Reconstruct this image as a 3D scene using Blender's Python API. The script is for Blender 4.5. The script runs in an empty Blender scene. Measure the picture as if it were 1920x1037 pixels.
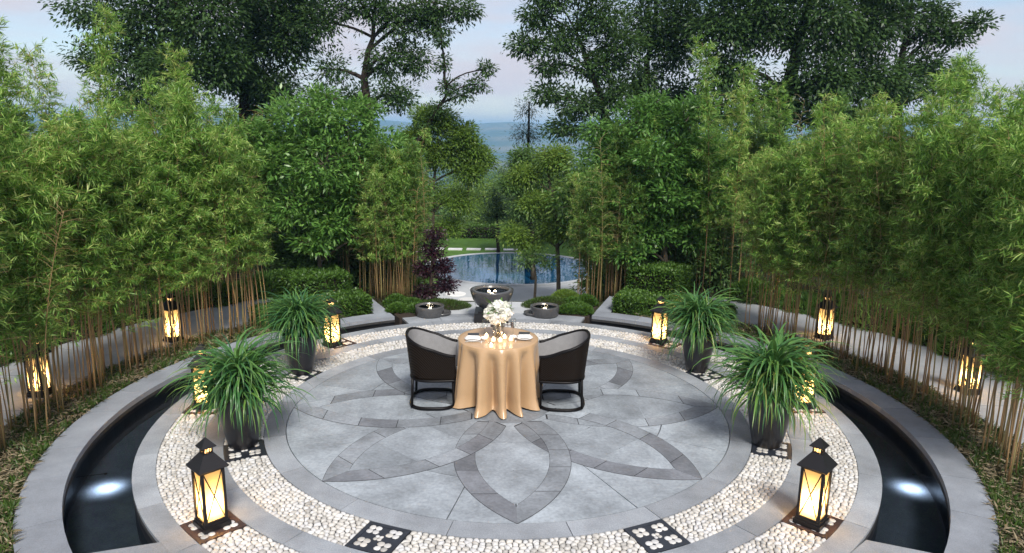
import bpy, bmesh, math, random
import numpy as np
from mathutils import Vector, Matrix, kdtree

R = math.radians
PI = math.pi
rnd = random.Random(7)
sc = bpy.context.scene
COL = sc.collection

# ------------------------------------------------------------------ camera
F_PX, PITCH, YAW, ROLL = 1313.0, .2066, .0027, .0133
CAM = Vector((0, -7.5557, 3.1122))
_r0 = Vector((math.cos(YAW), -math.sin(YAW), 0))
_f = Vector((math.sin(YAW) * math.cos(PITCH), math.cos(YAW) * math.cos(PITCH), -math.sin(PITCH)))
_u0 = Vector((math.sin(YAW) * math.sin(PITCH), math.cos(YAW) * math.sin(PITCH), math.cos(PITCH)))
_r = _r0 * math.cos(ROLL) + _u0 * math.sin(ROLL)
_u = _u0 * math.cos(ROLL) - _r0 * math.sin(ROLL)
cd = bpy.data.cameras.new('camera')
cam = bpy.data.objects.new('camera', cd)
COL.objects.link(cam)
cam.matrix_world = Matrix(((_r.x, _u.x, -_f.x, CAM.x), (_r.y, _u.y, -_f.y, CAM.y), (_r.z, _u.z, -_f.z, CAM.z), (0, 0, 0, 1)))
cd.sensor_width = 36
cd.lens = F_PX / 1920 * 36
cd.clip_start = .05
cd.clip_end = 12000
sc.camera = cam

def at(u, v, Y):
    """a point of the place at depth Y, read from where it shows in the photograph"""
    d = _r * ((u - 960) / F_PX) + _u * (-(v - 518.5) / F_PX) + _f
    return CAM + d * ((Y - CAM.y) / d.y)

# ------------------------------------------------------------------ sky, sun, exposure
SUN_EL, SUN_AZ = R(48), R(165)        # azimuth measured from +Y, clockwise seen from above
world = bpy.data.worlds.new('World')
sc.world = world
world.use_nodes = True
wn, wl = world.node_tree.nodes, world.node_tree.links
wn.clear()
w_out = wn.new('ShaderNodeOutputWorld')
w_bg = wn.new('ShaderNodeBackground')
sky = wn.new('ShaderNodeTexSky')
sky.sky_type = 'NISHITA'
sky.sun_disc = False
sky.sun_elevation = SUN_EL
sky.sun_rotation = SUN_AZ
sky.air_density, sky.dust_density, sky.ozone_density = 1.0, .6, 1.5
w_tc = wn.new('ShaderNodeTexCoord')
w_map = wn.new('ShaderNodeMapping')
w_map.inputs['Scale'].default_value = (1.0, 1.0, 4.5)
w_noise = wn.new('ShaderNodeTexNoise')
w_noise.inputs['Scale'].default_value = 3.6
w_noise.inputs['Detail'].default_value = 7
w_noise.inputs['Roughness'].default_value = .55
w_ramp = wn.new('ShaderNodeValToRGB')
w_ramp.color_ramp.elements[0].position = .27
w_ramp.color_ramp.elements[1].position = .60
w_mix = wn.new('ShaderNodeMixRGB')
w_mix.inputs[2].default_value = (4.9, 4.75, 5.25, 1)
wl.new(w_tc.outputs['Generated'], w_map.inputs['Vector'])
wl.new(w_map.outputs['Vector'], w_noise.inputs['Vector'])
wl.new(w_noise.outputs['Fac'], w_ramp.inputs['Fac'])
wl.new(w_ramp.outputs['Color'], w_mix.inputs['Fac'])
wl.new(sky.outputs['Color'], w_mix.inputs[1])
wl.new(w_mix.outputs['Color'], w_bg.inputs['Color'])
wl.new(w_bg.outputs['Background'], w_out.inputs['Surface'])
w_bg.inputs['Strength'].default_value = .10

sl = bpy.data.lights.new('sun', 'SUN')
sl.energy = 3.3
sl.angle = R(14)
sl.color = (1.0, .95, .87)
so = bpy.data.objects.new('sun', sl)
COL.objects.link(so)
_sd = Vector((math.sin(SUN_AZ) * math.cos(SUN_EL), math.cos(SUN_AZ) * math.cos(SUN_EL), math.sin(SUN_EL)))
so.rotation_euler = _sd.to_track_quat('Z', 'Y').to_euler()
so.location = _sd * 40

sc.view_settings.view_transform = 'Standard'
sc.view_settings.look = 'None'
sc.view_settings.exposure = .60
sc.view_settings.gamma = 1
sc.view_settings.use_curve_mapping = False
sc.render.engine = 'CYCLES'
cy = sc.cycles
cy.max_bounces = 7
cy.diffuse_bounces = 4
cy.glossy_bounces = 3
cy.transmission_bounces = 6
cy.transparent_max_bounces = 12
cy.volume_bounces = 1
cy.use_denoising = True
cy.sample_clamp_indirect = 6
cy.caustics_reflective = False
cy.caustics_refractive = False

# ------------------------------------------------------------------ helpers
def tag(o, label=None, cat=None, group=None, kind=None):
    if label: o['label'] = label
    if cat: o['category'] = cat
    if group: o['group'] = group
    if kind: o['kind'] = kind
    return o

def link(name, me, mat=None, parent=None, loc=None, rotz=None):
    o = bpy.data.objects.new(name, me)
    COL.objects.link(o)
    if mat is not None and me is not None and not me.materials:
        me.materials.append(mat)
    if parent is not None: o.parent = parent
    if loc is not None: o.location = loc
    if rotz is not None: o.rotation_euler = (0, 0, rotz)
    return o

def empty(name, loc=(0, 0, 0), rotz=0):
    o = bpy.data.objects.new(name, None)
    o.empty_display_size = .1
    COL.objects.link(o)
    o.location = loc
    o.rotation_euler = (0, 0, rotz)
    return o

def mesh_py(name, V, F, smooth=False):
    me = bpy.data.meshes.new(name)
    me.from_pydata([tuple(v) for v in V], [], F)
    if smooth:
        me.polygons.foreach_set('use_smooth', [True] * len(me.polygons))
    me.update()
    return me

def mesh_quads(name, V, smooth=False):
    """V: (n,4,3) array of separate quads"""
    V = np.asarray(V, dtype=np.float32)
    n = len(V)
    me = bpy.data.meshes.new(name)
    me.vertices.add(n * 4)
    me.vertices.foreach_set('co', V.reshape(-1))
    me.loops.add(n * 4)
    me.loops.foreach_set('vertex_index', np.arange(n * 4, dtype=np.int32))
    me.polygons.add(n)
    me.polygons.foreach_set('loop_start', np.arange(0, n * 4, 4, dtype=np.int32))
    me.polygons.foreach_set('loop_total', np.full(n, 4, dtype=np.int32))
    me.update(calc_edges=True)
    return me

class MB:
    """collects boxes, tubes, lathes and prisms into one mesh"""
    def __init__(s): s.V, s.F = [], []
    def add(s, V, F):
        b = len(s.V)
        s.V += [Vector(v) for v in V]
        s.F += [tuple(i + b for i in f) for f in F]
        return s
    def box(s, c, d, rotz=0):
        x, y, z = d[0] / 2, d[1] / 2, d[2] / 2
        ca, sa = math.cos(rotz), math.sin(rotz)
        V = []
        for k in (-z, z):
            for i, j in ((-x, -y), (x, -y), (x, y), (-x, y)):
                V.append((c[0] + i * ca - j * sa, c[1] + i * sa + j * ca, c[2] + k))
        return s.add(V, [(3, 2, 1, 0), (4, 5, 6, 7), (0, 1, 5, 4), (1, 2, 6, 5), (2, 3, 7, 6), (3, 0, 4, 7)])
    def tube(s, pts, rad, n=8, closed=False, cap=True):
        pts = [Vector(p) for p in pts]
        if not hasattr(rad, '__len__'): rad = [rad] * len(pts)
        m = len(pts)
        V, F = [], []
        ref = None
        for i, p in enumerate(pts):
            a = pts[(i - 1) % m] if (closed or i > 0) else p
            b = pts[(i + 1) % m] if (closed or i < m - 1) else p
            t = (b - a)
            t = t.normalized() if t.length > 1e-9 else Vector((0, 0, 1))
            if ref is None:
                ref = Vector((1, 0, 0)) if abs(t.x) < .8 else Vector((0, 1, 0))
            e1 = (ref - t * ref.dot(t))
            if e1.length < 1e-6: e1 = t.orthogonal()
            e1.normalize()
            ref = e1
            e2 = t.cross(e1)
            for k in range(n):
                an = 2 * PI * k / n
                V.append(p + (e1 * math.cos(an) + e2 * math.sin(an)) * rad[i])
        for i in range(m if closed else m - 1):
            j = (i + 1) % m
            for k in range(n):
                l = (k + 1) % n
                F.append((i * n + k, i * n + l, j * n + l, j * n + k))
        if cap and not closed:
            F.append(tuple(range(n - 1, -1, -1)))
            F.append(tuple((m - 1) * n + k for k in range(n)))
        return s.add(V, F)
    def lathe(s, prof, n=32, c=(0, 0, 0)):
        V, F = [], []
        for r, z in prof:
            for k in range(n):
                a = 2 * PI * k / n
                V.append((c[0] + r * math.cos(a), c[1] + r * math.sin(a), c[2] + z))
        for i in range(len(prof) - 1):
            for k in range(n):
                l = (k + 1) % n
                F.append((i * n + k, i * n + l, (i + 1) * n + l, (i + 1) * n + k))
        if prof[0][0] > 1e-4: F.append(tuple(range(n - 1, -1, -1)))
        if prof[-1][0] > 1e-4: F.append(tuple((len(prof) - 1) * n + k for k in range(n)))
        return s.add(V, F)
    def prism(s, poly, z0, z1):
        """poly counter-clockwise (x,y)"""
        n = len(poly)
        V = [(p[0], p[1], z0) for p in poly] + [(p[0], p[1], z1) for p in poly]
        F = [tuple(range(n, 2 * n))] + [(i, (i + 1) % n, n + (i + 1) % n, n + i) for i in range(n)]
        return s.add(V, F)
    def pyramid(s, c, w0, w1, h):
        """square frustum with base half-width w0 at c.z and top half-width w1"""
        V = []
        for w, z in ((w0, c[2]), (w1, c[2] + h)):
            for i, j in ((-w, -w), (w, -w), (w, w), (-w, w)):
                V.append((c[0] + i, c[1] + j, z))
        return s.add(V, [(3, 2, 1, 0), (4, 5, 6, 7), (0, 1, 5, 4), (1, 2, 6, 5), (2, 3, 7, 6), (3, 0, 4, 7)])
    def build(s, name, mat=None, parent=None, smooth=False, loc=None, rotz=None):
        return link(name, s.mesh(name, mat, smooth), None, parent, loc, rotz)
    def mesh(s, name, mat=None, smooth=False):
        me = mesh_py(name, s.V, s.F, smooth)
        if mat: me.materials.append(mat)
        return me

# ------------------------------------------------------------------ materials
def new_mat(name):
    m = bpy.data.materials.new(name)
    m.use_nodes = True
    nt = m.node_tree
    p = nt.nodes['Principled BSDF']
    return m, nt, p

def simple(name, col, rough=.5, metal=0, spec=.5, ior=None):
    m, nt, p = new_mat(name)
    p.inputs['Base Color'].default_value = (*col, 1)
    p.inputs['Roughness'].default_value = rough
    p.inputs['Metallic'].default_value = metal
    p.inputs['Specular IOR Level'].default_value = spec
    if ior: p.inputs['IOR'].default_value = ior
    return m

def stone(name, col, var=.25, scale=3, rough=.7, bump=.25, bscale=60, per_obj=.25, spec=.4, fine=.6):
    m, nt, p = new_mat(name)
    N, L = nt.nodes, nt.links
    g = N.new('ShaderNodeNewGeometry')
    n1 = N.new('ShaderNodeTexNoise'); n1.inputs['Scale'].default_value = scale
    n1.inputs['Detail'].default_value = 8; n1.inputs['Roughness'].default_value = .65
    L.new(g.outputs['Position'], n1.inputs['Vector'])
    n2 = N.new('ShaderNodeTexNoise'); n2.inputs['Scale'].default_value = bscale
    n2.inputs['Detail'].default_value = 4
    L.new(g.outputs['Position'], n2.inputs['Vector'])
    oi = N.new('ShaderNodeObjectInfo')
    ma = N.new('ShaderNodeMapRange')
    ma.inputs['From Min'].default_value = .3; ma.inputs['From Max'].default_value = .7
    ma.inputs['To Min'].default_value = 1 - var; ma.inputs['To Max'].default_value = 1 + var
    L.new(n1.outputs['Fac'], ma.inputs['Value'])
    mb = N.new('ShaderNodeMapRange')
    mb.inputs['To Min'].default_value = 1 - per_obj; mb.inputs['To Max'].default_value = 1 + per_obj
    L.new(oi.outputs['Random'], mb.inputs['Value'])
    mc = N.new('ShaderNodeMapRange')
    mc.inputs['From Min'].default_value = .3; mc.inputs['From Max'].default_value = .7
    mc.inputs['To Min'].default_value = 1 - var * fine; mc.inputs['To Max'].default_value = 1 + var * fine
    L.new(n2.outputs['Fac'], mc.inputs['Value'])
    mu = N.new('ShaderNodeMath'); mu.operation = 'MULTIPLY'
    L.new(ma.outputs[0], mu.inputs[0]); L.new(mb.outputs[0], mu.inputs[1])
    mu2 = N.new('ShaderNodeMath'); mu2.operation = 'MULTIPLY'
    L.new(mu.outputs[0], mu2.inputs[0]); L.new(mc.outputs[0], mu2.inputs[1])
    vm = N.new('ShaderNodeVectorMath'); vm.operation = 'SCALE'
    vm.inputs[0].default_value = col
    L.new(mu2.outputs[0], vm.inputs['Scale'])
    L.new(vm.outputs[0], p.inputs['Base Color'])
    p.inputs['Roughness'].default_value = rough
    p.inputs['Specular IOR Level'].default_value = spec
    if bump:
        b = N.new('ShaderNodeBump'); b.inputs['Strength'].default_value = bump
        b.inputs['Distance'].default_value = .01
        ad = N.new('ShaderNodeMath'); ad.operation = 'ADD'
        L.new(n1.outputs['Fac'], ad.inputs[0]); L.new(n2.outputs['Fac'], ad.inputs[1])
        L.new(ad.outputs[0], b.inputs['Height'])
        L.new(b.outputs[0], p.inputs['Normal'])
    return m

def leaf_mat(name, cols, trans=.35, rough=.45, spec=.4):
    """cols: list of leaf colours, one picked for each leaf"""
    m = bpy.data.materials.new(name)
    m.use_nodes = True
    nt = m.node_tree
    N, L = nt.nodes, nt.links
    p = N['Principled BSDF']
    g = N.new('ShaderNodeNewGeometry')
    oi = N.new('ShaderNodeObjectInfo')
    ad = N.new('ShaderNodeMath'); ad.operation = 'MULTIPLY_ADD'
    ad.inputs[1].default_value = .75
    sub = N.new('ShaderNodeMath'); sub.operation = 'MULTIPLY'; sub.inputs[1].default_value = .25
    L.new(oi.outputs['Random'], sub.inputs[0])
    L.new(g.outputs['Random Per Island'], ad.inputs[0]); L.new(sub.outputs[0], ad.inputs[2])
    r = N.new('ShaderNodeValToRGB')
    e = r.color_ramp.elements
    e[0].color = (*cols[0], 1); e[1].color = (*cols[-1], 1)
    for i, c in enumerate(cols[1:-1]):
        q = e.new((i + 1) / (len(cols) - 1)); q.color = (*c, 1)
    L.new(ad.outputs[0], r.inputs['Fac'])
    L.new(r.outputs['Color'], p.inputs['Base Color'])
    p.inputs['Roughness'].default_value = rough
    p.inputs['Specular IOR Level'].default_value = spec
    t = N.new('ShaderNodeBsdfTranslucent')
    hs = N.new('ShaderNodeHueSaturation'); hs.inputs['Value'].default_value = 1.5; hs.inputs['Hue'].default_value = .485
    L.new(r.outputs['Color'], hs.inputs['Color'])
    L.new(hs.outputs['Color'], t.inputs['Color'])
    mx = N.new('ShaderNodeMixShader'); mx.inputs['Fac'].default_value = trans
    L.new(p.outputs[0], mx.inputs[1]); L.new(t.outputs[0], mx.inputs[2])
    L.new(mx.outputs[0], N['Material Output'].inputs['Surface'])
    return m

def emit(name, col, s):
    m = bpy.data.materials.new(name)
    m.use_nodes = True
    N, L = m.node_tree.nodes, m.node_tree.links
    e = N.new('ShaderNodeEmission')
    e.inputs['Color'].default_value = (*col, 1); e.inputs['Strength'].default_value = s
    L.new(e.outputs[0], N['Material Output'].inputs['Surface'])
    return m

def water_mat(name, col, fres, tint=None, clear=0.0, wave=.015, wscale=6, blur=0):
    m = bpy.data.materials.new(name)
    m.use_nodes = True
    N, L = m.node_tree.nodes, m.node_tree.links
    d = N['Principled BSDF']
    d.inputs['Base Color'].default_value = (*col, 1); d.inputs['Roughness'].default_value = .4
    d.inputs['Specular IOR Level'].default_value = 0
    under = d
    if clear:
        if blur:
            tr = N.new('ShaderNodeBsdfRefraction'); tr.inputs['Roughness'].default_value = blur; tr.inputs['IOR'].default_value = 1.12
        else:
            tr = N.new('ShaderNodeBsdfTransparent')
        tr.inputs['Color'].default_value = (.75, .85, .95, 1)
        m0 = N.new('ShaderNodeMixShader'); m0.inputs['Fac'].default_value = clear
        L.new(d.outputs[0], m0.inputs[1]); L.new(tr.outputs[0], m0.inputs[2]); under = m0
    gl = N.new('ShaderNodeBsdfGlossy'); gl.inputs['Roughness'].default_value = .03
    if tint: gl.inputs['Color'].default_value = (*tint, 1)
    n = N.new('ShaderNodeTexNoise'); n.inputs['Scale'].default_value = wscale; n.inputs['Detail'].default_value = 3
    g = N.new('ShaderNodeNewGeometry'); L.new(g.outputs['Position'], n.inputs['Vector'])
    b = N.new('ShaderNodeBump'); b.inputs['Strength'].default_value = 1; b.inputs['Distance'].default_value = wave
    L.new(n.outputs['Fac'], b.inputs['Height']); L.new(b.outputs[0], gl.inputs['Normal'])
    fr = N.new('ShaderNodeFresnel'); fr.inputs['IOR'].default_value = fres
    mx = N.new('ShaderNodeMixShader')
    L.new(fr.outputs[0], mx.inputs['Fac']); L.new(under.outputs[0], mx.inputs[1]); L.new(gl.outputs[0], mx.inputs[2])
    L.new(mx.outputs[0], N['Material Output'].inputs['Surface'])
    return m

def glass_thin(name, tintc=(.95, .97, .97)):
    m = bpy.data.materials.new(name)
    m.use_nodes = True
    N, L = m.node_tree.nodes, m.node_tree.links
    tr = N.new('ShaderNodeBsdfTransparent'); tr.inputs['Color'].default_value = (*tintc, 1)
    gl = N.new('ShaderNodeBsdfGlossy'); gl.inputs['Roughness'].default_value = .03
    lw = N.new('ShaderNodeLayerWeight'); lw.inputs['Blend'].default_value = .25
    fr = N.new('ShaderNodeMath'); fr.operation = 'MULTIPLY_ADD'; fr.inputs[1].default_value = .6; fr.inputs[2].default_value = .03
    L.new(lw.outputs['Facing'], fr.inputs[0])
    mx = N.new('ShaderNodeMixShader')
    L.new(fr.outputs[0], mx.inputs['Fac']); L.new(tr.outputs[0], mx.inputs[1]); L.new(gl.outputs[0], mx.inputs[2])
    L.new(mx.outputs[0], N['Material Output'].inputs['Surface'])
    return m

def pane_mat():
    m = bpy.data.materials.new('frosted_pane')
    m.use_nodes = True
    N, L = m.node_tree.nodes, m.node_tree.links
    t = N.new('ShaderNodeBsdfTranslucent'); t.inputs['Color'].default_value = (.62, .55, .40, 1)
    tr = N.new('ShaderNodeBsdfTransparent'); tr.inputs['Color'].default_value = (1, .85, .6, 1)
    mx = N.new('ShaderNodeMixShader'); mx.inputs['Fac'].default_value = .42
    L.new(t.outputs[0], mx.inputs[1]); L.new(tr.outputs[0], mx.inputs[2])
    gl = N.new('ShaderNodeBsdfGlossy'); gl.inputs['Roughness'].default_value = .25
    m2 = N.new('ShaderNodeMixShader'); m2.inputs['Fac'].default_value = .05
    L.new(mx.outputs[0], m2.inputs[1]); L.new(gl.outputs[0], m2.inputs[2])
    L.new(m2.outputs[0], N['Material Output'].inputs['Surface'])
    return m

def ground_mat():
    m, nt, p = new_mat('ground')
    N, L = nt.nodes, nt.links
    g = N.new('ShaderNodeNewGeometry')
    n1 = N.new('ShaderNodeTexNoise'); n1.inputs['Scale'].default_value = 1.3; n1.inputs['Detail'].default_value = 8
    n2 = N.new('ShaderNodeTexNoise'); n2.inputs['Scale'].default_value = .006; n2.inputs['Detail'].default_value = 6
    L.new(g.outputs['Position'], n1.inputs['Vector']); L.new(g.outputs['Position'], n2.inputs['Vector'])
    r1 = N.new('ShaderNodeValToRGB')
    e = r1.color_ramp.elements
    e[0].position = .35; e[0].color = (.030, .022, .014, 1)
    e[1].position = .7; e[1].color = (.035, .055, .018, 1)
    L.new(n1.outputs['Fac'], r1.inputs['Fac'])
    r2 = N.new('ShaderNodeValToRGB')
    e = r2.color_ramp.elements
    e[0].position = .42; e[0].color = (.03, .06, .025, 1)
    e[1].position = .62; e[1].color = (.16, .14, .08, 1)
    L.new(n2.outputs['Fac'], r2.inputs['Fac'])
    ln = N.new('ShaderNodeVectorMath'); ln.operation = 'LENGTH'
    L.new(g.outputs['Position'], ln.inputs[0])
    mr = N.new('ShaderNodeMapRange'); mr.inputs['From Min'].default_value = 30; mr.inputs['From Max'].default_value = 200
    L.new(ln.outputs['Value'], mr.inputs['Value'])
    mx = N.new('ShaderNodeMixRGB')
    L.new(mr.outputs[0], mx.inputs['Fac']); L.new(r1.outputs[0], mx.inputs[1]); L.new(r2.outputs[0], mx.inputs[2])
    L.new(mx.outputs[0], p.inputs['Base Color'])
    p.inputs['Roughness'].default_value = .95
    p.inputs['Specular IOR Level'].default_value = .1
    b = N.new('ShaderNodeBump'); b.inputs['Distance'].default_value = .03; b.inputs['Strength'].default_value = .6
    n3 = N.new('ShaderNodeTexNoise'); n3.inputs['Scale'].default_value = 30
    L.new(g.outputs['Position'], n3.inputs['Vector']); L.new(n3.outputs['Fac'], b.inputs['Height'])
    L.new(b.outputs[0], p.inputs['Normal'])
    return m

def weave_mat():
    m, nt, p = new_mat('dark_wicker')
    N, L = nt.nodes, nt.links
    tc = N.new('ShaderNodeTexCoord')
    w1 = N.new('ShaderNodeTexWave'); w1.bands_direction = 'Z'; w1.inputs['Scale'].default_value = 34
    w2 = N.new('ShaderNodeTexWave'); w2.bands_direction = 'DIAGONAL'; w2.inputs['Scale'].default_value = 22
    L.new(tc.outputs['Object'], w1.inputs['Vector']); L.new(tc.outputs['Object'], w2.inputs['Vector'])
    mu = N.new('ShaderNodeMath'); mu.operation = 'MULTIPLY'
    L.new(w1.outputs['Fac'], mu.inputs[0]); L.new(w2.outputs['Fac'], mu.inputs[1])
    r = N.new('ShaderNodeValToRGB')
    r.color_ramp.elements[0].color = (.005, .0035, .0025, 1); r.color_ramp.elements[1].color = (.030, .017, .009, 1)
    L.new(mu.outputs[0], r.inputs['Fac']); L.new(r.outputs[0], p.inputs['Base Color'])
    p.inputs['Roughness'].default_value = .5
    p.inputs['Specular IOR Level'].default_value = .1
    b = N.new('ShaderNodeBump'); b.inputs['Distance'].default_value = .004
    L.new(mu.outputs[0], b.inputs['Height']); L.new(b.outputs[0], p.inputs['Normal'])
    return m

M = {}
M['slab'] = stone('grey_granite', (.25, .27, .298), .3, 1.8, .62, .2, 90, .2)
M['slate'] = stone('blue_grey_slate', (.25, .278, .308), .42, 1.7, .6, .5, 30, .17, fine=.35)
M['slate_dark'] = stone('purple_slate', (.145, .155, .175), .4, 2, .55, .5, 30, .2, fine=.35)
M['slate_mid'] = stone('mid_slate', (.21, .23, .255), .42, 2, .58, .5, 30, .2, fine=.35)
M['joint'] = simple('dark_joint', (.02, .02, .022), .9)
M['bed'] = stone('grout_bed', (.035, .035, .036), .3, 20, .9, .2, 80, 0)
def pebble_mat():
    m, nt, p = new_mat('river_pebble')
    N, L = nt.nodes, nt.links
    g = N.new('ShaderNodeNewGeometry'); oi = N.new('ShaderNodeObjectInfo')
    ad = N.new('ShaderNodeMath'); ad.operation = 'ADD'
    L.new(g.outputs['Random Per Island'], ad.inputs[0]); L.new(oi.outputs['Random'], ad.inputs[1])
    fr = N.new('ShaderNodeMath'); fr.operation = 'FRACT'
    L.new(ad.outputs[0], fr.inputs[0])
    r = N.new('ShaderNodeValToRGB')
    e = r.color_ramp.elements
    e[0].color = (.36, .35, .33, 1); e[1].color = (.64, .635, .62, 1)
    for q, c in ((.25, (.50, .48, .445)), (.6, (.57, .555, .53)), (.8, (.5, .5, .505))):
        k = e.new(q); k.color = (*c, 1)
    L.new(fr.outputs[0], r.inputs['Fac'])
    n = N.new('ShaderNodeTexNoise'); n.inputs['Scale'].default_value = 5; n.inputs['Detail'].default_value = 5
    L.new(g.outputs['Position'], n.inputs['Vector'])
    mr = N.new('ShaderNodeMapRange'); mr.inputs['From Min'].default_value = .3; mr.inputs['From Max'].default_value = .7
    mr.inputs['To Min'].default_value = .82; mr.inputs['To Max'].default_value = 1.1
    L.new(n.outputs['Fac'], mr.inputs['Value'])
    vm = N.new('ShaderNodeVectorMath'); vm.operation = 'SCALE'
    L.new(r.outputs[0], vm.inputs[0]); L.new(mr.outputs[0], vm.inputs['Scale'])
    L.new(vm.outputs[0], p.inputs['Base Color'])
    p.inputs['Roughness'].default_value = .5
    return m
M['pebble'] = pebble_mat()
M['tile'] = stone('black_granite', (.022, .026, .036), .3, 12, .35, .1, 120, .2, spec=.5)
M['tile_brown'] = stone('brown_granite', (.055, .035, .032), .3, 12, .4, .1, 120, .2)
M['coping'] = stone('coping_granite', (.225, .245, .28), .22, 2.0, .7, .15, 120, .12)
M['floor_dark'] = stone('channel_floor_stone', (.045, .048, .055), .2, 6, .95, .1, 60, .1, spec=.02)
M['wall_dark'] = stone('wet_black_stone', (.012, .012, .014), .3, 6, .35, .1, 60, .1)
M['concrete'] = stone('path_concrete', (.30, .315, .34), .15, 2, .75, .15, 90, .1)
M['deck'] = stone('pale_deck', (.42, .44, .46), .12, 1.5, .6, .1, 60, .1)
M['disc'] = stone('white_disc', (.68, .68, .68), .08, 2, .6, .1, 60, .1)
M['black_metal'] = simple('black_metal', (.012, .011, .012), .42, .3)
M['matte_black'] = simple('matte_black', (.001, .001, .001), 1, 0, 0)
M['rim'] = simple('dark_lacquer', (.006, .005, .005), .4, 0, .15)
M['weave'] = weave_mat()
M['grey_fabric'] = stone('grey_fabric', (.24, .24, .245), .08, 20, .9, .2, 300, .03)
M['pot'] = stone('black_glazed_pot', (.012, .011, .013), .2, 5, .28, .05, 40, .1, spec=.6)
M['soil'] = stone('soil', (.03, .02, .014), .3, 20, .95, .4, 80, 0)
M['pane'] = pane_mat()
M['flame'] = emit('flame', (1, .62, .25), 60)
M['wax'] = simple('wax', (.85, .75, .6), .5)
M['glow_wax'] = emit('glowing_votive', (1, .62, .36), 2.6)
M['lamp_warm'] = emit('warm_lamp', (1, .72, .42), 16)
M['glass'] = glass_thin('clear_glass')
M['channel_water'] = water_mat('channel_water', (.006, .008, .011), 1.33, None, .85, .004, 5)
M['pool_water'] = water_mat('pool_water', (.008, .08, .18), 9.0, None, 0, .004, 2.5)
M['bowl_water'] = water_mat('bowl_water', (.02, .02, .015), 1.4, None, .7, .004, 30)
M['bowl'] = stone('dark_bowl_stone', (.07, .07, .073), .2, 8, .25, .08, 60, .1, spec=.6)
M['white_china'] = simple('white_china', (.8, .79, .77), .2)
M['napkin'] = simple('white_napkin', (.78, .76, .74), .9)
M['black_plate'] = simple('black_plate', (.03, .033, .036), .4)
M['chopstick'] = simple('black_chopstick', (.012, .01, .01), .3)
M['petal'] = leaf_mat('white_petals', [(.78, .78, .72), (.85, .83, .80), (.74, .78, .62)], .3, .6)
M['flower_leaf'] = leaf_mat('flower_leaf', [(.06, .16, .02), (.12, .24, .04)], .3)
M['stem'] = simple('flower_stem', (.10, .075, .03), .6)
M['ground'] = ground_mat()
M['lawn'] = stone('lawn_grass', (.075, .15, .03), .3, 2, .95, .6, 80, 0, spec=.1)
M['bark'] = stone('dark_bark', (.035, .027, .022), .35, 8, .9, .6, 40, .2, spec=.1)
M['bark_grey'] = stone('grey_bark', (.10, .085, .065), .3, 8, .9, .6, 40, .2, spec=.1)
M['culm'] = None
def culm_mat():
    m, nt, p = new_mat('bamboo_culm')
    N, L = nt.nodes, nt.links
    oi = N.new('ShaderNodeObjectInfo')
    r = N.new('ShaderNodeValToRGB')
    e = r.color_ramp.elements
    e[0].color = (.23, .14, .065, 1); e[1].color = (.33, .28, .11, 1)
    q = e.new(.45); q.color = (.34, .22, .10, 1)
    q = e.new(.75); q.color = (.19, .14, .06, 1)
    L.new(oi.outputs['Random'], r.inputs['Fac'])
    L.new(r.outputs[0], p.inputs['Base Color'])
    p.inputs['Roughness'].default_value = .5
    return m
M['culm'] = culm_mat()
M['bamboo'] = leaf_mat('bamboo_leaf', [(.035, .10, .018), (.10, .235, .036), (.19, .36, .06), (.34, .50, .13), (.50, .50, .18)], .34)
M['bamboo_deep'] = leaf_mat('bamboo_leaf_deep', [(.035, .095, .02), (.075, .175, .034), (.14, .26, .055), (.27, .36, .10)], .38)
M['broadleaf'] = leaf_mat('broad_leaf', [(.05, .13, .025), (.10, .23, .045), (.21, .37, .09)], .33, .35)
M['dark_leaf'] = leaf_mat('dark_tree_leaf', [(.026, .062, .018), (.05, .105, .028), (.085, .16, .042)], .34)
M['mid_leaf'] = leaf_mat('mid_tree_leaf', [(.045, .105, .03), (.09, .175, .045), (.14, .24, .06)], .35)
M['lime_leaf'] = leaf_mat('lime_tree_leaf', [(.08, .16, .025), (.14, .24, .04), (.22, .31, .06)], .4)
M['grey_leaf'] = leaf_mat('grey_green_leaf', [(.05, .085, .055), (.08, .12, .08)], .3)
M['purple_leaf'] = leaf_mat('purple_leaf', [(.02, .008, .014), (.045, .015, .025), (.03, .012, .022)], .25)
M['box_leaf'] = leaf_mat('box_leaf', [(.035, .085, .014), (.07, .15, .022), (.10, .19, .03)], .25)
M['grass'] = leaf_mat('ground_cover_leaf', [(.03, .07, .012), (.06, .12, .018), (.09, .13, .03)], .3)
M['litter'] = leaf_mat('dry_leaf', [(.10, .075, .04), (.2, .16, .09), (.32, .27, .18), (.07, .05, .03)], .15, .8)
M['strap'] = leaf_mat('strap_leaf', [(.02, .075, .032), (.035, .12, .045), (.06, .17, .045), (.13, .25, .05), (.26, .27, .09)], .25, .35, .5)
def satin():
    m, nt, p = new_mat('gold_satin')
    p.inputs['Base Color'].default_value = (.44, .285, .155, 1)
    p.inputs['Roughness'].default_value = .29
    p.inputs['Sheen Weight'].default_value = .08
    p.inputs['Specular IOR Level'].default_value = .55
    N, L = nt.nodes, nt.links
    g = N.new('ShaderNodeNewGeometry')
    n = N.new('ShaderNodeTexNoise'); n.inputs['Scale'].default_value = 14; n.inputs['Detail'].default_value = 4
    L.new(g.outputs['Position'], n.inputs['Vector'])
    b = N.new('ShaderNodeBump'); b.inputs['Distance'].default_value = .008; b.inputs['Strength'].default_value = .4
    L.new(n.outputs['Fac'], b.inputs['Height']); L.new(b.outputs[0], p.inputs['Normal'])
    return m
M['satin'] = satin()

# ------------------------------------------------------------------ terrain
R0, R1, R2, R3, R4, R5, R6 = 2.65, 3.032, 3.241, 3.619, 3.814, 4.33, 4.66
RF = 2.435                        # flower circle
ROT = R(2.0)                      # the pattern is turned a little against the camera axis
A_R, A_L = R(71), R(116.6)        # the opening of the planting ring towards the pool
POOL_Z = -1.5

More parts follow.
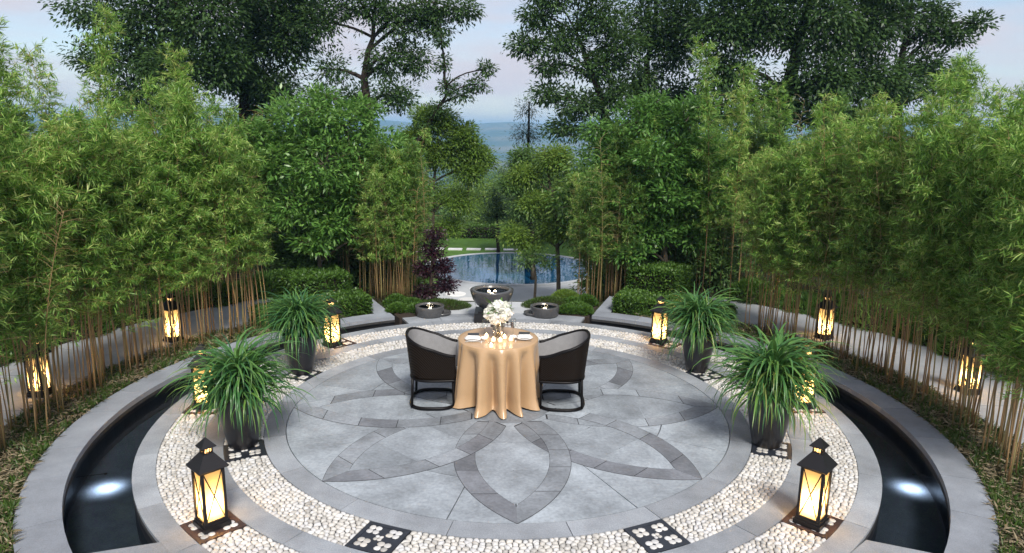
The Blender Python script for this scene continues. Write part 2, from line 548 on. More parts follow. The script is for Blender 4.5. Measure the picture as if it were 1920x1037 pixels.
def sstep(a, b, x):
    t = np.clip((x - a) / (b - a), 0, 1)
    return t * t * (3 - 2 * t)

def hgt(x, y):
    x, y = np.asarray(x, float), np.asarray(y, float)
    st = 5.0 + 3.2 * sstep(2.0, 3.6, np.abs(x + .35))
    h = (POOL_Z - .03) * sstep(st, st + 3.2, y) - .02
    rho = np.hypot(x, y)
    h = h - .13 * np.clip(rho - 26, 0, 430)
    an = np.arctan2(y, x)
    ridge = 82 + 5 * np.sin(an * 7 + .8) + 4 * np.sin(an * 17 + 1) + 6 * np.sin(an * 36 + 1.4)
    h = h + ridge * sstep(1150, 2500, rho)
    return h

def make_ground():
    na = 240
    rs = [4.6]
    while rs[-1] < 5400:
        r = rs[-1]
        rs.append(r + (.22 if r < 30 else r * .055))
    rs = np.array(rs)
    a = np.linspace(0, 2 * PI, na, endpoint=False)
    RR, AA = np.meshgrid(rs, a, indexing='ij')
    X, Y = RR * np.cos(AA), RR * np.sin(AA)
    Z = hgt(X, Y)
    V = np.stack([X, Y, Z], -1).reshape(-1, 3)
    F = []
    for i in range(len(rs) - 1):
        for k in range(na):
            l = (k + 1) % na
            F.append((i * na + k, (i + 1) * na + k, (i + 1) * na + l, i * na + l))
    o = link('ground', mesh_py('ground', V, F, True), M['ground'])
    tag(o, 'soil and grass ground falling away to a valley and hills', kind='structure')
make_ground()

def arc(r, a0, a1, n):
    return [(r * math.cos(a0 + (a1 - a0) * i / n), r * math.sin(a0 + (a1 - a0) * i / n)) for i in range(n + 1)]

def sector(mb, r0, r1, a0, a1, z0, z1, step=R(3)):
    n = max(1, int(math.ceil((a1 - a0) / step)))
    A, B = arc(r0, a0, a1, n), arc(r1, a0, a1, n)
    V = [(x, y, z1) for x, y in A] + [(x, y, z1) for x, y in B] + [(x, y, z0) for x, y in A] + [(x, y, z0) for x, y in B]
    m = n + 1
    F = []
    for i in range(n):
        F.append((i, m + i, m + i + 1, i + 1))
        F.append((i, i + 1, 2 * m + i + 1, 2 * m + i))
        F.append((m + i, 3 * m + i, 3 * m + i + 1, m + i + 1))
    F.append((0, 2 * m, 3 * m, m)); F.append((n, m + n, 3 * m + n, 2 * m + n))
    mb.add(V, F)

def slab_ring(name, r0, r1, cuts, mat, thick, bed_z, label, top=0.0, gap=.006, part='paving_slab'):
    """a paved ring: a bed with one slab for each pair of cut angles"""
    b = MB()
    sector(b, r0, r1, cuts[0], cuts[-1], bed_z - .04, bed_z)
    bed = b.build(name, M['bed'])
    tag(bed, label, kind='structure')
    for i in range(len(cuts) - 1):
        g = gap / r0 / 2
        s = MB()
        sector(s, r0 + .001, r1 - .001, cuts[i] + g, cuts[i + 1] - g, bed_z, top + rnd.uniform(-.0012, .0012))
        s.build(part, mat, bed)
    return bed

def cuts_even(a0, a1, n, jit=.1):
    d = (a1 - a0) / n
    return [a0 + d * (i + (rnd.uniform(-jit, jit) if 0 < i < n else 0)) for i in range(n + 1)]

slab_ring('border_ring', RF, R0, cuts_even(0, 2 * PI, 18), M['slab'], .04, -.03, 'grey stone border around the flower paved terrace')
slab_ring('stone_ring', R1, R2, cuts_even(.05, 2 * PI + .05, 20), M['slab'], .04, -.03, 'narrow grey stone ring between the two pebble bands')
slab_ring('outer_stone_ring', R3, R4, cuts_even(.1, 2 * PI + .1, 24), M['slab'], .04, -.03, 'grey stone ring along the dark water channel')

# ------------------------------------------------------------------ flower paving
def flower():
    b = MB()
    b.lathe([(0.001, -.06), (RF, -.06), (RF, -.028), (.001, -.028)], 96)
    floor = b.build('terrace_floor', M['bed'])
    tag(floor, 'round slate terrace laid as an eight petal flower', kind='structure')
    c, s, bw = RF, .565, .2
    Rr = (c * c / 4 + s * s) / (2 * s)
    def wo(t, e=0): return max(0, math.sqrt(max(0, (Rr + e) ** 2 - (t - c / 2) ** 2)) - (Rr - s))
    def wi(t, e=0): return max(0, math.sqrt(max(0, (Rr - bw - e) ** 2 - (t - c / 2) ** 2)) - (Rr - s))
    def place(poly, an):
        ca, sa = math.cos(an), math.sin(an)
        return [(t * ca - w * sa, t * sa + w * ca) for t, w in poly]
    def ccw(p):
        a = sum(p[i][0] * p[(i + 1) % len(p)][1] - p[(i + 1) % len(p)][0] * p[i][1] for i in range(len(p)))
        return p if a > 0 else p[::-1]
    tt = [c * i / 48 for i in range(49)]
    joints = MB()
    for k in range(8):
        an = R(45 * k - 90) + ROT            # k=0 points at the camera
        # field stones between the petals
        am = an + R(22.5)
        g = .0055
        lim = [0.35, 1.02, 1.72, RF - .002] if k % 2 else [0.35, 1.3, RF - .002]
        for i in range(len(lim) - 1):
            m = MB()
            a0, a1 = am - R(22.5), am + R(22.5)
            cut = am + R(rnd.uniform(-9, 9))
            for b0, b1 in (((a0, cut), (cut, a1)) if i else ((a0, a1),)):
                m = MB()
                sector(m, lim[i] + g, lim[i + 1] - g, b0 + g / lim[i + 1], b1 - g / lim[i + 1], -.028, rnd.uniform(-.0006, .0004), R(2))
                m.build('paving_stone', M['slate'], floor)
        # petal field, kept inside its own eighth
        ls = [.4, 1.0 + rnd.uniform(-.1, .1), 1.6 + rnd.uniform(-.1, .1), c - .01]
        for i in range(3):
            ts = [ls[i] + .005 + (ls[i + 1] - ls[i] - .010) * j / 12 for j in range(13)]
            P = []
            for t in ts:
                P.append((t, min(wi(t, -.01), t * math.tan(R(22.3)))))
            P = [(t, w) for t, w in P if w > 1e-3] or P[:2]
            poly = P + [(t, -w) for t, w in P[::-1]]
            MB().prism(ccw(place(poly, an)), .0005, .0014).build('paving_stone', M['slate'], floor)
        # bands of the petal outline, woven over and under
        for side, z in ((1, .0042), (-1, .0024)):
            jp = [(t, side * wo(t, .0045)) for t in tt if t > .4] + [(t, side * wi(t, .0035)) for t in tt[::-1] if t > .4]
            joints.prism(ccw(place(jp, an)), z - .002, z - .0009)
            js = [.42, .78 + rnd.uniform(-.06, .06), 1.2 + rnd.uniform(-.1, .1), 1.55 + rnd.uniform(-.08, .08), 1.98 + rnd.uniform(-.08, .08), c]
            for i in range(5):
                ts = [js[i] + .004 + (js[i + 1] - js[i] - .008) * j / 10 for j in range(11)]
                poly = [(t, side * wo(t)) for t in ts] + [(t, side * wi(t)) for t in ts[::-1]]
                mt = 'slate_mid' if rnd.random() < .72 else 'slate'
                if (k, side) in ((0, -1),) and i >= 2: mt = 'slate_dark'
                if (k, side) in ((1, -1),) and i >= 1: mt = 'slate_dark'
                if (k, side) in ((1, 1),) and i >= 3: mt = 'slate_dark'
                if (k, side) in ((7, 1),) and i in (1, 4): mt = 'slate_dark'
                if (k, side) in ((3, -1), (5, 1), (0, 1)) and i == 3: mt = 'slate_dark' if k else 'slate_mid'
                if (k, side) in ((6, 1), (6, -1)) and i in (2,): mt = 'slate_dark'
                MB().prism(ccw(place(poly, an)), z - .0009, z).build('band_stone', M[mt], floor)
    o = joints.build('joint', M['joint'], floor)
    tag(o, kind='stuff')
    MB().lathe([(.001, .0), (.46, .0), (.46, .0056), (.001, .0056)], 48).build('paving_stone', M['slate_mid'], floor)
flower()

# ------------------------------------------------------------------ pebble bands
def clip_poly(poly, nx, ny, d):
    """keep nx*x+ny*y <= d"""
    out = []
    n = len(poly)
    for i in range(n):
        p, q = poly[i], poly[(i + 1) % n]
        dp = nx * p[0] + ny * p[1] - d
        dq = nx * q[0] + ny * q[1] - d
        if dp <= 0: out.append(p)
        if (dp < 0 < dq) or (dq < 0 < dp):
            t = dp / (dp - dq)
            out.append((p[0] + t * (q[0] - p[0]), p[1] + t * (q[1] - p[1])))
    return out

def pebble_from_cell(c, cell, shrink, zb, h):
    n0 = len(cell)
    P = [(c[0] + (x - c[0]) * shrink, c[1] + (y - c[1]) * shrink) for x, y in cell]
    Q = []
    for i in range(n0):
        a, b = P[i], P[(i + 1) % n0]
        Q.append((a[0] * .72 + b[0] * .28, a[1] * .72 + b[1] * .28))
        Q.append((a[0] * .28 + b[0] * .72, a[1] * .28 + b[1] * .72))
    n = len(Q)
    mx, my = sum(q[0] for q in Q) / n, sum(q[1] for q in Q) / n
    V, F = [], []
    for s, z in ((1, zb), (.97, zb + h * .5), (.66, zb + h * .92)):
        V += [(mx + (x - mx) * s, my + (y - my) * s, z) for x, y in Q]
    V.append((mx, my, zb + h))
    for r in range(2):
        for i in range(n):
            j = (i + 1) % n
            F.append((r * n + i, r * n + j, (r + 1) * n + j, (r + 1) * n + i))
    for i in range(n):
        F.append((2 * n + i, 2 * n + (i + 1) % n, 3 * n))
    return V, F

def tile_corners(r, a, hs):
    e, t = (math.cos(a), math.sin(a)), (-math.sin(a), math.cos(a))
    return e, t, (r * e[0], r * e[1]), hs

def pebble_band(name, r0, r1, tiles, label, max_parts=300):
    bed = MB(); sector(bed, r0, r1, 0, 2 * PI, -.05, -.012)
    bed = bed.build(name, M['bed'])
    tag(bed, label, kind='structure')
    rng = np.random.default_rng(int(r0 * 1000))
    rowh = .041
    rows = max(1, int(round((r1 - r0) / rowh)))
    rowh = (r1 - r0) / rows
    pts = []
    for i in range(rows):
        r = r0 + (i + .5) * rowh
        n = int(2 * PI * r / .052)
        for k in range(n):
            a = (k + (i % 2) * .5) / n * 2 * PI
            rr = r + rng.uniform(-.015, .015); aa = a + rng.uniform(-.019, .019) / r
            p = (rr * math.cos(aa), rr * math.sin(aa))
            bad = False
            for e, t, c, hs in tiles:
                dx, dy = p[0] - c[0], p[1] - c[1]
                if abs(dx * e[0] + dy * e[1]) < hs + .008 and abs(dx * t[0] + dy * t[1]) < hs + .008:
                    bad = True; break
            if not bad: pts.append(p)
    kd = kdtree.KDTree(len(pts))
    for i, p in enumerate(pts): kd.insert((p[0], p[1], 0), i)
    kd.balance()
    items = []
    for i, p in enumerate(pts):
        w = .07
        cell = [(p[0] - w, p[1] - w), (p[0] + w, p[1] - w), (p[0] + w, p[1] + w), (p[0] - w, p[1] + w)]
        for co, j, d in kd.find_n((p[0], p[1], 0), 11):
            if j == i: continue
            nx, ny = co.x - p[0], co.y - p[1]
            cell = clip_poly(cell, nx, ny, nx * (p[0] + co.x) / 2 + ny * (p[1] + co.y) / 2)
        r = math.hypot(*p)
        cell = clip_poly(cell, p[0] / r, p[1] / r, r1)
        cell = clip_poly(cell, -p[0] / r, -p[1] / r, -r0)
        for e, t, c, hs in tiles:
            dx, dy = p[0] - c[0], p[1] - c[1]
            if dx * dx + dy * dy > .25: continue
            de, dt = dx * e[0] + dy * e[1], dx * t[0] + dy * t[1]
            if abs(dt) > hs and abs(dt) - hs > abs(de) - hs:
                s = 1 if dt > 0 else -1
                cell = clip_poly(cell, -s * t[0], -s * t[1], -(s * (t[0] * c[0] + t[1] * c[1]) + hs))
            elif abs(de) > hs:
                s = 1 if de > 0 else -1
                cell = clip_poly(cell, -s * e[0], -s * e[1], -(s * (e[0] * c[0] + e[1] * c[1]) + hs))
        if len(cell) < 3: continue
        items.append((p, cell))
    def dist(it):
        p = Vector((it[0][0], it[0][1], 0))
        d = (p - CAM)
        u, v = 960 + F_PX * d.dot(_r) / d.dot(_f), 518 - F_PX * d.dot(_u) / d.dot(_f)
        return d.length + (100 if not (0 < u < 1920 and v < 1030) else 0)
    items.sort(key=dist)
    rest = MB()
    for i, (p, cell) in enumerate(items):
        V, F = pebble_from_cell(p, cell, rng.uniform(.85, .95), -.014, rng.uniform(.014, .024))
        if i < max_parts:
            link('pebble', mesh_py('pebble', V, F, True), M['pebble'], bed)
        else:
            rest.add(V, F)
    tag(rest.build('pebbles', M['pebble'], bed, True), kind='stuff')
    return bed

def inlay_tile(bed, r, a, hs, mat):
    e, t, c, _ = tile_corners(r, a, hs)
    def W(u, v): return (c[0] + u * t[0] + v * e[0], c[1] + u * t[1] + v * e[1])
    def quad(u0, u1, v0, v1):
        p = [W(u0, v0), W(u1, v0), W(u1, v1), W(u0, v1)]
        ar = sum(p[i][0] * p[(i + 1) % 4][1] - p[(i + 1) % 4][0] * p[i][1] for i in range(4))
        return p if ar > 0 else p[::-1]
    m = MB()
    ih = hs * .80
    for u0, u1, v0, v1 in ((-hs, hs, ih, hs), (-hs, hs, -hs, -ih), (-hs, -ih, -ih, ih), (ih, hs, -ih, ih)):
        m.prism(quad(u0, u1, v0, v1), -.02, .004)
    m.prism(quad(-ih + .001, ih - .001, -ih + .001, ih - .001), -.02, .0015)
    o = m.build('inlay_tile', mat, bed)
    pm = MB()
    cw = ih * .74
    cells = [(su * (ih - cw / 2 - .004), sv * (ih - cw / 2 - .004), cw, 2) for su in (-1, 1) for sv in (-1, 1)] + [(0, 0, ih * .44, 2)]
    for cu, cv, w, nn in cells:
        st = w / nn
        for i in range(nn):
            for j in range(nn):
                u0, v0 = cu - w / 2 + i * st, cv - w / 2 + j * st
                cell = quad(u0, u0 + st, v0, v0 + st)
                cc = (sum(x for x, y in cell) / 4, sum(y for x, y in cell) / 4)
                cell = [(x + rnd.uniform(-.004, .004), y + rnd.uniform(-.004, .004)) for x, y in cell]
                V, F = pebble_from_cell(cc, cell, 1.0, .0005, .008)
                pm.add(V, F)
    tag(pm.build('tile_pebbles', M['pebble'], o, True), kind='stuff')

HS = .185
RI, RO = (R0 + R1) / 2, (R2 + R3) / 2
inner_ang = [R(22.5 + 45 * k) + ROT for k in range(8)]
outer_ang = [R(45 * k) + ROT for k in range(8)]
b1 = pebble_band('pebble_band', R0, R1, [tile_corners(RI, a, HS) for a in inner_ang], 'inner band of white pebbles around the slate terrace')
for a in inner_ang: inlay_tile(b1, RI, a, HS, M['tile'])
b2 = pebble_band('outer_pebble_band', R2, R3, [tile_corners(RO, a, HS) for a in outer_ang], 'outer band of white pebbles under the lanterns')
for a in outer_ang: inlay_tile(b2, RO, a, HS, M['tile_brown'])

# ------------------------------------------------------------------ water channel
CH0, CH1 = R(-43), R(226)          # channel runs from the right end round the back to the left end
ch = MB()
sector(ch, R4 - .01, R5 + .03, CH0 - .1, A_R, -.42, -.36)
sector(ch, R4 - .01, R5 + .03, A_L, CH1 + .1, -.42, -.36)
tag(ch.build('channel_floor', M['floor_dark']), 'black stone floor of the water channel', kind='structure')
ch = MB()
for a0, a1 in ((CH0 - .1, A_R), (A_L, CH1 + .1)):
    sector(ch, R4 - .02, R4 - .002, a0, a1, -.40, -.031)
    sector(ch, R5 + .03, R5 + .06, a0, a1, -.40, -.056)
tag(ch.build('channel_wall', M['wall_dark']), 'black stone walls of the water channel', kind='structure')
ch = MB()
for a0, a1 in ((CH0 - .09, A_R), (A_L, CH1 + .09)):
    nn = 60
    A, B = arc(R4 - .003, a0, a1, nn), arc(R5 + .031, a0, a1, nn)
    ch.add([(x, y, -.165) for x, y in A + B], [(i, nn + 1 + i, nn + 2 + i, i + 1) for i in range(nn)])
tag(ch.build('channel_water', M['channel_water']), 'still dark water in the curved channel', kind='structure')

# coping outside the channel, one stone after the other
for nm, a0, a1, n in (('coping', R(-60), A_R, 13), ('coping', A_L, R(243), 13)):
    slab_ring(nm, R5, R6, cuts_even(a0, a1, n), M['coping'], .06, -.056, 'grey stone coping round the outside of the water channel', top=.002, part='coping_stone')
# paving that closes the channel towards the camera
def end_paving():
    # the channel ends on a straight edge on either side
    L0, L1 = Vector((-2.637, -2.742)), Vector((-3.24, -2.945))
    R0_, R1_ = Vector((2.819, -2.601)), Vector((3.47, -2.86))
    poly = []
    for i in range(25):
        a = R(226) + (R(317) - R(226)) * i / 24
        poly.append(((R4 + .002) * math.cos(a), (R4 + .002) * math.sin(a)))
    poly[0] = (L0.x, L0.y); poly[-1] = (R0_.x, R0_.y)
    out = [(R1_.x, R1_.y), (3.9, -4.2), (2.5, -5.4), (-2.5, -5.4), (-3.9, -4.2), (L1.x, L1.y)]
    m = MB()
    half = len(poly) // 2
    # four slabs
    P = poly
    def slab(pts): 
        a = sum(pts[i][0] * pts[(i + 1) % len(pts)][1] - pts[(i + 1) % len(pts)][0] * pts[i][1] for i in range(len(pts)))
        return pts if a > 0 else pts[::-1]
    base = MB()
    base.prism(slab(P + out), -.5, -.03)
    bo = base.build('front_paving', M['bed'])
    tag(bo, 'pale stone paving closing the ends of the water channel', kind='structure')
    g = .004
    pieces = [
        P[:7] + [(-1.9, -5.4), (-2.5, -5.4), (-3.9, -4.2), (L1.x, L1.y)],
        P[6:13] + [(0, -5.4), (-1.9, -5.4)],
        P[12:19] + [(1.9, -5.4), (0, -5.4)],
        P[18:] + [(R1_.x, R1_.y), (3.9, -4.2), (2.5, -5.4), (1.9, -5.4)]]
    for q in pieces:
        cx, cy_ = sum(p[0] for p in q) / len(q), sum(p[1] for p in q) / len(q)
        MB().prism(slab([(cx + (x - cx) * .997, cy_ + (y - cy_) * .997) for x, y in q]), -.03, .001).build('paving_slab', M['slab'], bo)
end_paving()

# underwater lamps: spot aimed at the floor, with added screening cap and bracket
def underwater_lamp(x, y, label):
    t = empty('underwater_lamp', (x, y, -.36))
    tag(t, label, 'lamp', 'underwater lamps')
    rr = math.hypot(x, y); ln = R5 + .032 - rr
    MB().tube([(0, 0, .157), (x / rr * ln, y / rr * ln, .157)], .003, 5).build('bracket', M['matte_black'], t, True)
    MB().lathe([(.001, .152), (.013, .152), (.014, .158), (.001, .161)], 14).build('cap', M['matte_black'], t, True)
    l = bpy.data.lights.new('lamp_light', 'SPOT')
    l.spot_size = R(136); l.spot_blend = 1
    l.energy = 34; l.color = (.78, .89, 1); l.shadow_soft_size = .006
    lo = bpy.data.objects.new('lamp_light', l); COL.objects.link(lo)
    lo.parent = t; lo.location = (0, 0, .135)
underwater_lamp(-3.90, -1.30, 'bright underwater lamp in the dark channel beside the planted strip')
underwater_lamp(4.05, -1.12, 'bright underwater lamp in the dark channel beside the planted strip')

# ------------------------------------------------------------------ path behind the bamboo, walkway and steps
def path_ring(a0, a1, n, label):
    slab_ring('path', 5.32, 6.75, cuts_even(a0, a1, n), M['concrete'], .05, -.018, label, top=.012, gap=.008, part='path_slab')
path_ring(R(-70), R(62), 13, 'pale concrete path curving behind the bamboo strip')
path_ring(R(126), R(250), 13, 'pale concrete path curving behind the bamboo strip')

AX = -.30                         # axis of the walk to the pool
W_R, W_L = R(81), R(106)
def walkway():
    bed = MB()
    sector(bed, R4 + .002, 4.2, A_R + .02, A_L - .02, -.3, -.03)
    sector(bed, 4.2, 5.02, W_R, W_L, -.3, -.03)
    bo = bed.build('walkway', M['bed'])
    tag(bo, 'stone walkway between the fountain bowls', kind='structure')
    for i, (r0, r1) in enumerate(((R4 + .003, 4.2), (4.2, 4.62), (4.62, 5.02))):
        cs = cuts_even(A_R + .02, A_L - .02, 5, .15) if i == 0 else cuts_even(W_R, W_L, 3, .15)
        for k in range(len(cs) - 1):
            m = MB()
            sector(m, r0 + .003, r1 - .003, cs[k] + .0008, cs[k + 1] - .0008, -.03, .001)
            m.build('paving_slab', M['slab'] if i == 0 else M['deck'], bo)
    pb = MB()
    sector(pb, 4.203, 5.02, A_R + .01, W_R - .002, -.3, -.004)
    sector(pb, 4.203, 5.02, W_L + .002, A_L - .01, -.3, -.004)
    tag(pb.build('planting_bed', M['soil']), 'dark planted soil beside the walkway', kind='structure')
    st = empty('garden_steps', (AX, 5.0, 0))
    tag(st, 'pale stone steps leading down to the pool deck', kind='structure')
    for i in range(10):
        z = -.15 * (i + 1)
        if i == 9: break
        MB().box((0, .0 + .33 * i + .18, z - .25), (2.5, .36, .5)).build('step', M['deck'], st)
    # lower deck
    d = MB()
    d.prism([(-3.4, 8.0), (3.2, 8.0), (3.2, 13.6), (-3.4, 13.6)], POOL_Z - .2, POOL_Z)
    tag(d.build('pool_deck', M['deck']), 'pale deck beside the pool', kind='structure')
walkway()

# side kerbs of the planted corners
for a, s in ((A_R, -1), (A_L, 1)):
    m = MB()
    e = (math.cos(a), math.sin(a)); n = (-math.sin(a), math.cos(a))
    p = [(r * e[0] + k * n[0], r * e[1] + k * n[1]) for r, k in ((R6 + .002, 0), (5.9, 0), (5.9, .26 * s), (R6 + .002, .26 * s))]
    ar = sum(p[i][0] * p[(i + 1) % 4][1] - p[(i + 1) % 4][0] * p[i][1] for i in range(4))
    m.prism(p if ar > 0 else p[::-1], -.3, .001)
    tag(m.build('kerb', M['coping']), 'grey stone kerb running from the coping along the walkway', kind='structure')

# ------------------------------------------------------------------ pool, lawn
def ellipse(cx, cy_, rx, ry, n=64): return [(cx + rx * math.cos(2 * PI * i / n), cy_ + ry * math.sin(2 * PI * i / n)) for i in range(n)]
PC = (.1, 16.0)
tag(MB().prism(ellipse(*PC, 2.85, 2.72), POOL_Z - .1, POOL_Z + .006).build('pool_water', M['pool_water']), 'still blue pool reflecting the evening sky', kind='structure')
tag(MB().prism([(-16, 13.6), (16, 13.6), (16, 23.5), (-16, 23.5)], POOL_Z - .3, POOL_Z - .004).build('lawn', M['lawn']), 'mown lawn behind the pool', kind='structure')
rim = MB()
A, B = ellipse(*PC, 3.08, 2.95), ellipse(*PC, 2.85, 2.72)
n = len(A)
rim.add([(x, y, POOL_Z + .012) for x, y in A] + [(x, y, POOL_Z + .012) for x, y in B] + [(x, y, POOL_Z - .1) for x, y in A] + [(x, y, POOL_Z - .1) for x, y in B],
        [(i, (i + 1) % n, n + (i + 1) % n, n + i) for i in range(n)] + [(i, 2 * n + i, 2 * n + (i + 1) % n, (i + 1) % n) for i in range(n)] + [(n + i, n + (i + 1) % n, 3 * n + (i + 1) % n, 3 * n + i) for i in range(n)])
tag(rim.build('pool_rim', M['deck']), 'pale stone rim of the pool', kind='structure')
for x, y, r in ((-1.55, 11.9, .3), (-1.95, 12.55, .3), (-1.15, 11.2, .28), (-.9, 12.6, .3), (-1.6, 10.9, .28), (-.2, 12.4, .28)):
    tag(MB().lathe([(r, -.02), (r, .012), (r - .02, .02), (.001, .02)], 28).build('stepping_disc', M['disc'], loc=(x, y, POOL_Z)),
        'round white stepping disc in the pool deck', 'stepping stone', 'stepping discs by the pool')
for i in range(7):
    tag(MB().box((0, 0, 0), (.55, .32, .05)).build('stepping_slab', M['disc'], loc=(-3.6 + i * .72, 19.5 + .05 * math.sin(i * 2.1), POOL_Z + .01), rotz=.05 * math.sin(i * 1.7)),
        'flat pale stepping slab set in the lawn behind the pool', 'stepping stone', 'stepping slabs in the lawn')
# ------------------------------------------------------------------ copies
def dup(root, loc=None, rotz=None, scale=None):
    """a copy of a thing with copies of its parts and sub-parts"""
    r = root.copy(); COL.objects.link(r)
    if loc is not None: r.location = loc
    if rotz is not None: r.rotation_euler = (0, 0, rotz)
    if scale is not None: r.scale = (scale,) * 3
    for c in KIDS.get(root.name, ()):
        q = c.copy(); COL.objects.link(q); q.parent = r
        for g in KIDS.get(c.name, ()):
            h = g.copy(); COL.objects.link(h); h.parent = q
    return r
KIDS = {}
def remember(root):
    for o in COL.objects:
        p = o.parent
        if p is not None and (p == root or p.parent == root):
            KIDS.setdefault(p.name, []).append(o)

# ------------------------------------------------------------------ lanterns
def make_lantern():
    t = empty('lantern')
    bm_ = M['black_metal']
    MB().box((0, 0, .018), (.27, .27, .036)).box((0, 0, .046), (.245, .245, .02)).build('base', bm_, t)
    w = .102
    z0, z1 = .056, .50
    for i, j in ((-1, -1), (1, -1), (1, 1), (-1, 1)):
        MB().box((i * w, j * w, (z0 + z1) / 2), (.026, .026, z1 - z0)).build('post', bm_, t)
    for z, nm in ((z0 + .009, 'bottom_rail'), (z1 - .009, 'top_rail')):
        fr = MB()
        for k in range(4):
            a = k * PI / 2
            ca, sa = math.cos(a), math.sin(a)
            fr.box((ca * w, sa * w, z), (.02, 2 * w - .02, .018), a)
        fr.build(nm, bm_, t)
    for k in range(4):
        a = k * PI / 2
        ca, sa = math.cos(a), math.sin(a)
        pn = MB().box((ca * (w - .004), sa * (w - .004), (z0 + z1) / 2), (.004, 2 * w - .024, z1 - z0 - .034), a).build('pane', M['pane'], t)
        x = MB()
        h = w - .013
        for s in (-1, 1):
            p0 = (ca * (w + .003) + sa * h * s, sa * (w + .003) - ca * h * s, z0 + .02)
            p1 = (ca * (w + .003) - sa * h * s, sa * (w + .003) + ca * h * s, z1 - .02)
            x.tube([p0, p1], .006, 5)
        x.build('cross_bar', bm_, pn)
    r = MB()
    r.pyramid((0, 0, z1), .142, .15, .012)
    r.pyramid((0, 0, z1 + .012), .15, .052, .105)
    roof = r.build('roof', bm_, t)
    zc = z1 + .117
    c = MB()
    c.box((0, 0, zc + .005), (.095, .095, .01))
    for i, j in ((-1, -1), (1, -1), (1, 1), (-1, 1)):
        c.box((i * .04, j * .04, zc + .03), (.012, .012, .042))
    for k in range(4):
        a = k * PI / 2
        for q in (-.0135, .0135):
            c.box((math.cos(a) * .04 - math.sin(a) * q, math.sin(a) * .04 + math.cos(a) * q, zc + .03), (.006, .006, .042), a)
    c.build('cupola', bm_, roof)
    g = MB()
    g.box((0, 0, zc + .03), (.07, .07, .038))
    g.build('cupola_glow', M['pane'], roof)
    k = MB()
    k.pyramid((0, 0, zc + .051), .07, .074, .006)
    k.pyramid((0, 0, zc + .057), .074, .004, .068)
    k.build('cap', bm_, roof)
    MB().lathe([(.035, .056), (.035, .14), (.03, .145), (.001, .143)], 16).build('candle', M['wax'], t, True)
    MB().lathe([(.001, .147), (.010, .16), (.012, .175), (.006, .195), (.001, .21)], 10).build('flame', M['flame'], t, True)
    l = bpy.data.lights.new('candle_light', 'POINT')
    l.energy = 17; l.color = (1, .71, .39); l.shadow_soft_size = .03
    lo = bpy.data.objects.new('candle_light', l); COL.objects.link(lo); lo.parent = t; lo.location = (0, 0, .20)
    # a second, fainter light under the roof lights the cupola
    l2 = bpy.data.lights.new('cupola_light', 'POINT')
    l2.energy = .35; l2.color = (1, .6, .28); l2.shadow_soft_size = .01
    l3 = bpy.data.objects.new('cupola_light', l2); COL.objects.link(l3); l3.parent = t; l3.location = (0, 0, zc + .03)
    return t
lantern = make_lantern()
remember(lantern)
def pol(r, deg): return (r * math.cos(R(deg)), r * math.sin(R(deg)), .0)
LANT = [
    (pol(3.43, -133.2), R(-133), 'tall black lantern, lit, in full view by the end of the water channel', 'lanterns by the channel ends', 1.0),
    (pol(3.43, -43.6), R(-43.6), 'tall black lantern, lit, in full view by the end of the water channel', 'lanterns by the channel ends', 1.0),
    (pol(3.43, 181.6), R(181.6), 'lit black lantern half hidden behind the leaves of a potted plant', 'lanterns behind the potted plants', 1.0),
    (pol(3.43, 2.2), R(2.2), 'lit black lantern half hidden behind the leaves of a potted plant', 'lanterns behind the potted plants', 1.0),
    (pol(3.40, 139.2), R(139), 'lit black lantern on the pebbles in front of the clipped box hedge', 'lanterns in front of the box hedges', .97),
    (pol(3.42, 48.8), R(48.8), 'lit black lantern on the pebbles in front of the clipped box hedge', 'lanterns in front of the box hedges', .97),
    (pol(5.47, 154.6), R(150), 'lit lantern on the concrete path seen through bamboo stems, farther from the potted plants', 'far lanterns on the path', .97),
    (pol(5.68, 30.7), R(34), 'lit lantern on the concrete path seen through bamboo stems, farther from the potted plants', 'far lanterns on the path', .97),
    (pol(5.47, 178.2), R(178), 'lit lantern low behind bamboo stems at the bend of the path, its roof among leaves', 'near lanterns on the path', .97),
    (pol(5.70, 6.2), R(6), 'lit lantern low behind bamboo stems at the bend of the path, its roof among leaves', 'near lanterns on the path', .97),
]
for i, (p, a, lb, g, s) in enumerate(LANT):
    o = lantern if i == 0 else dup(lantern)
    r = math.hypot(p[0], p[1])
    o.location = (p[0], p[1], .006 if r < 4 else .0135)
    o.rotation_euler = (0, 0, a)
    o.scale = (s * .80, s * .80, s)
    tag(o, lb, 'lantern', g)

# ------------------------------------------------------------------ leaves
def nrm(v): return v / np.maximum(np.linalg.norm(v, axis=-1, keepdims=True), 1e-9)

def leaf_quads(rng, C, D, L, W, up=None, fold=.12):
    """one four-cornered pointed leaf at each C, along D"""
    n = len(C)
    D = nrm(D)
    if up is None: up = np.tile((0, 0, 1.0), (n, 1))
    N = nrm(up + rng.normal(0, .45, (n, 3)))
    S = nrm(np.cross(D, N))
    N = np.cross(S, D)
    L = np.asarray(L).reshape(-1, 1); W = np.asarray(W).reshape(-1, 1)
    a = C
    m = C + D * L * .42
    b = m + S * W * .5 + N * W * fold
    d = m - S * W * .5 + N * W * fold
    c = C + D * L - N * L * .08
    return np.stack([a, b, c, d], 1)

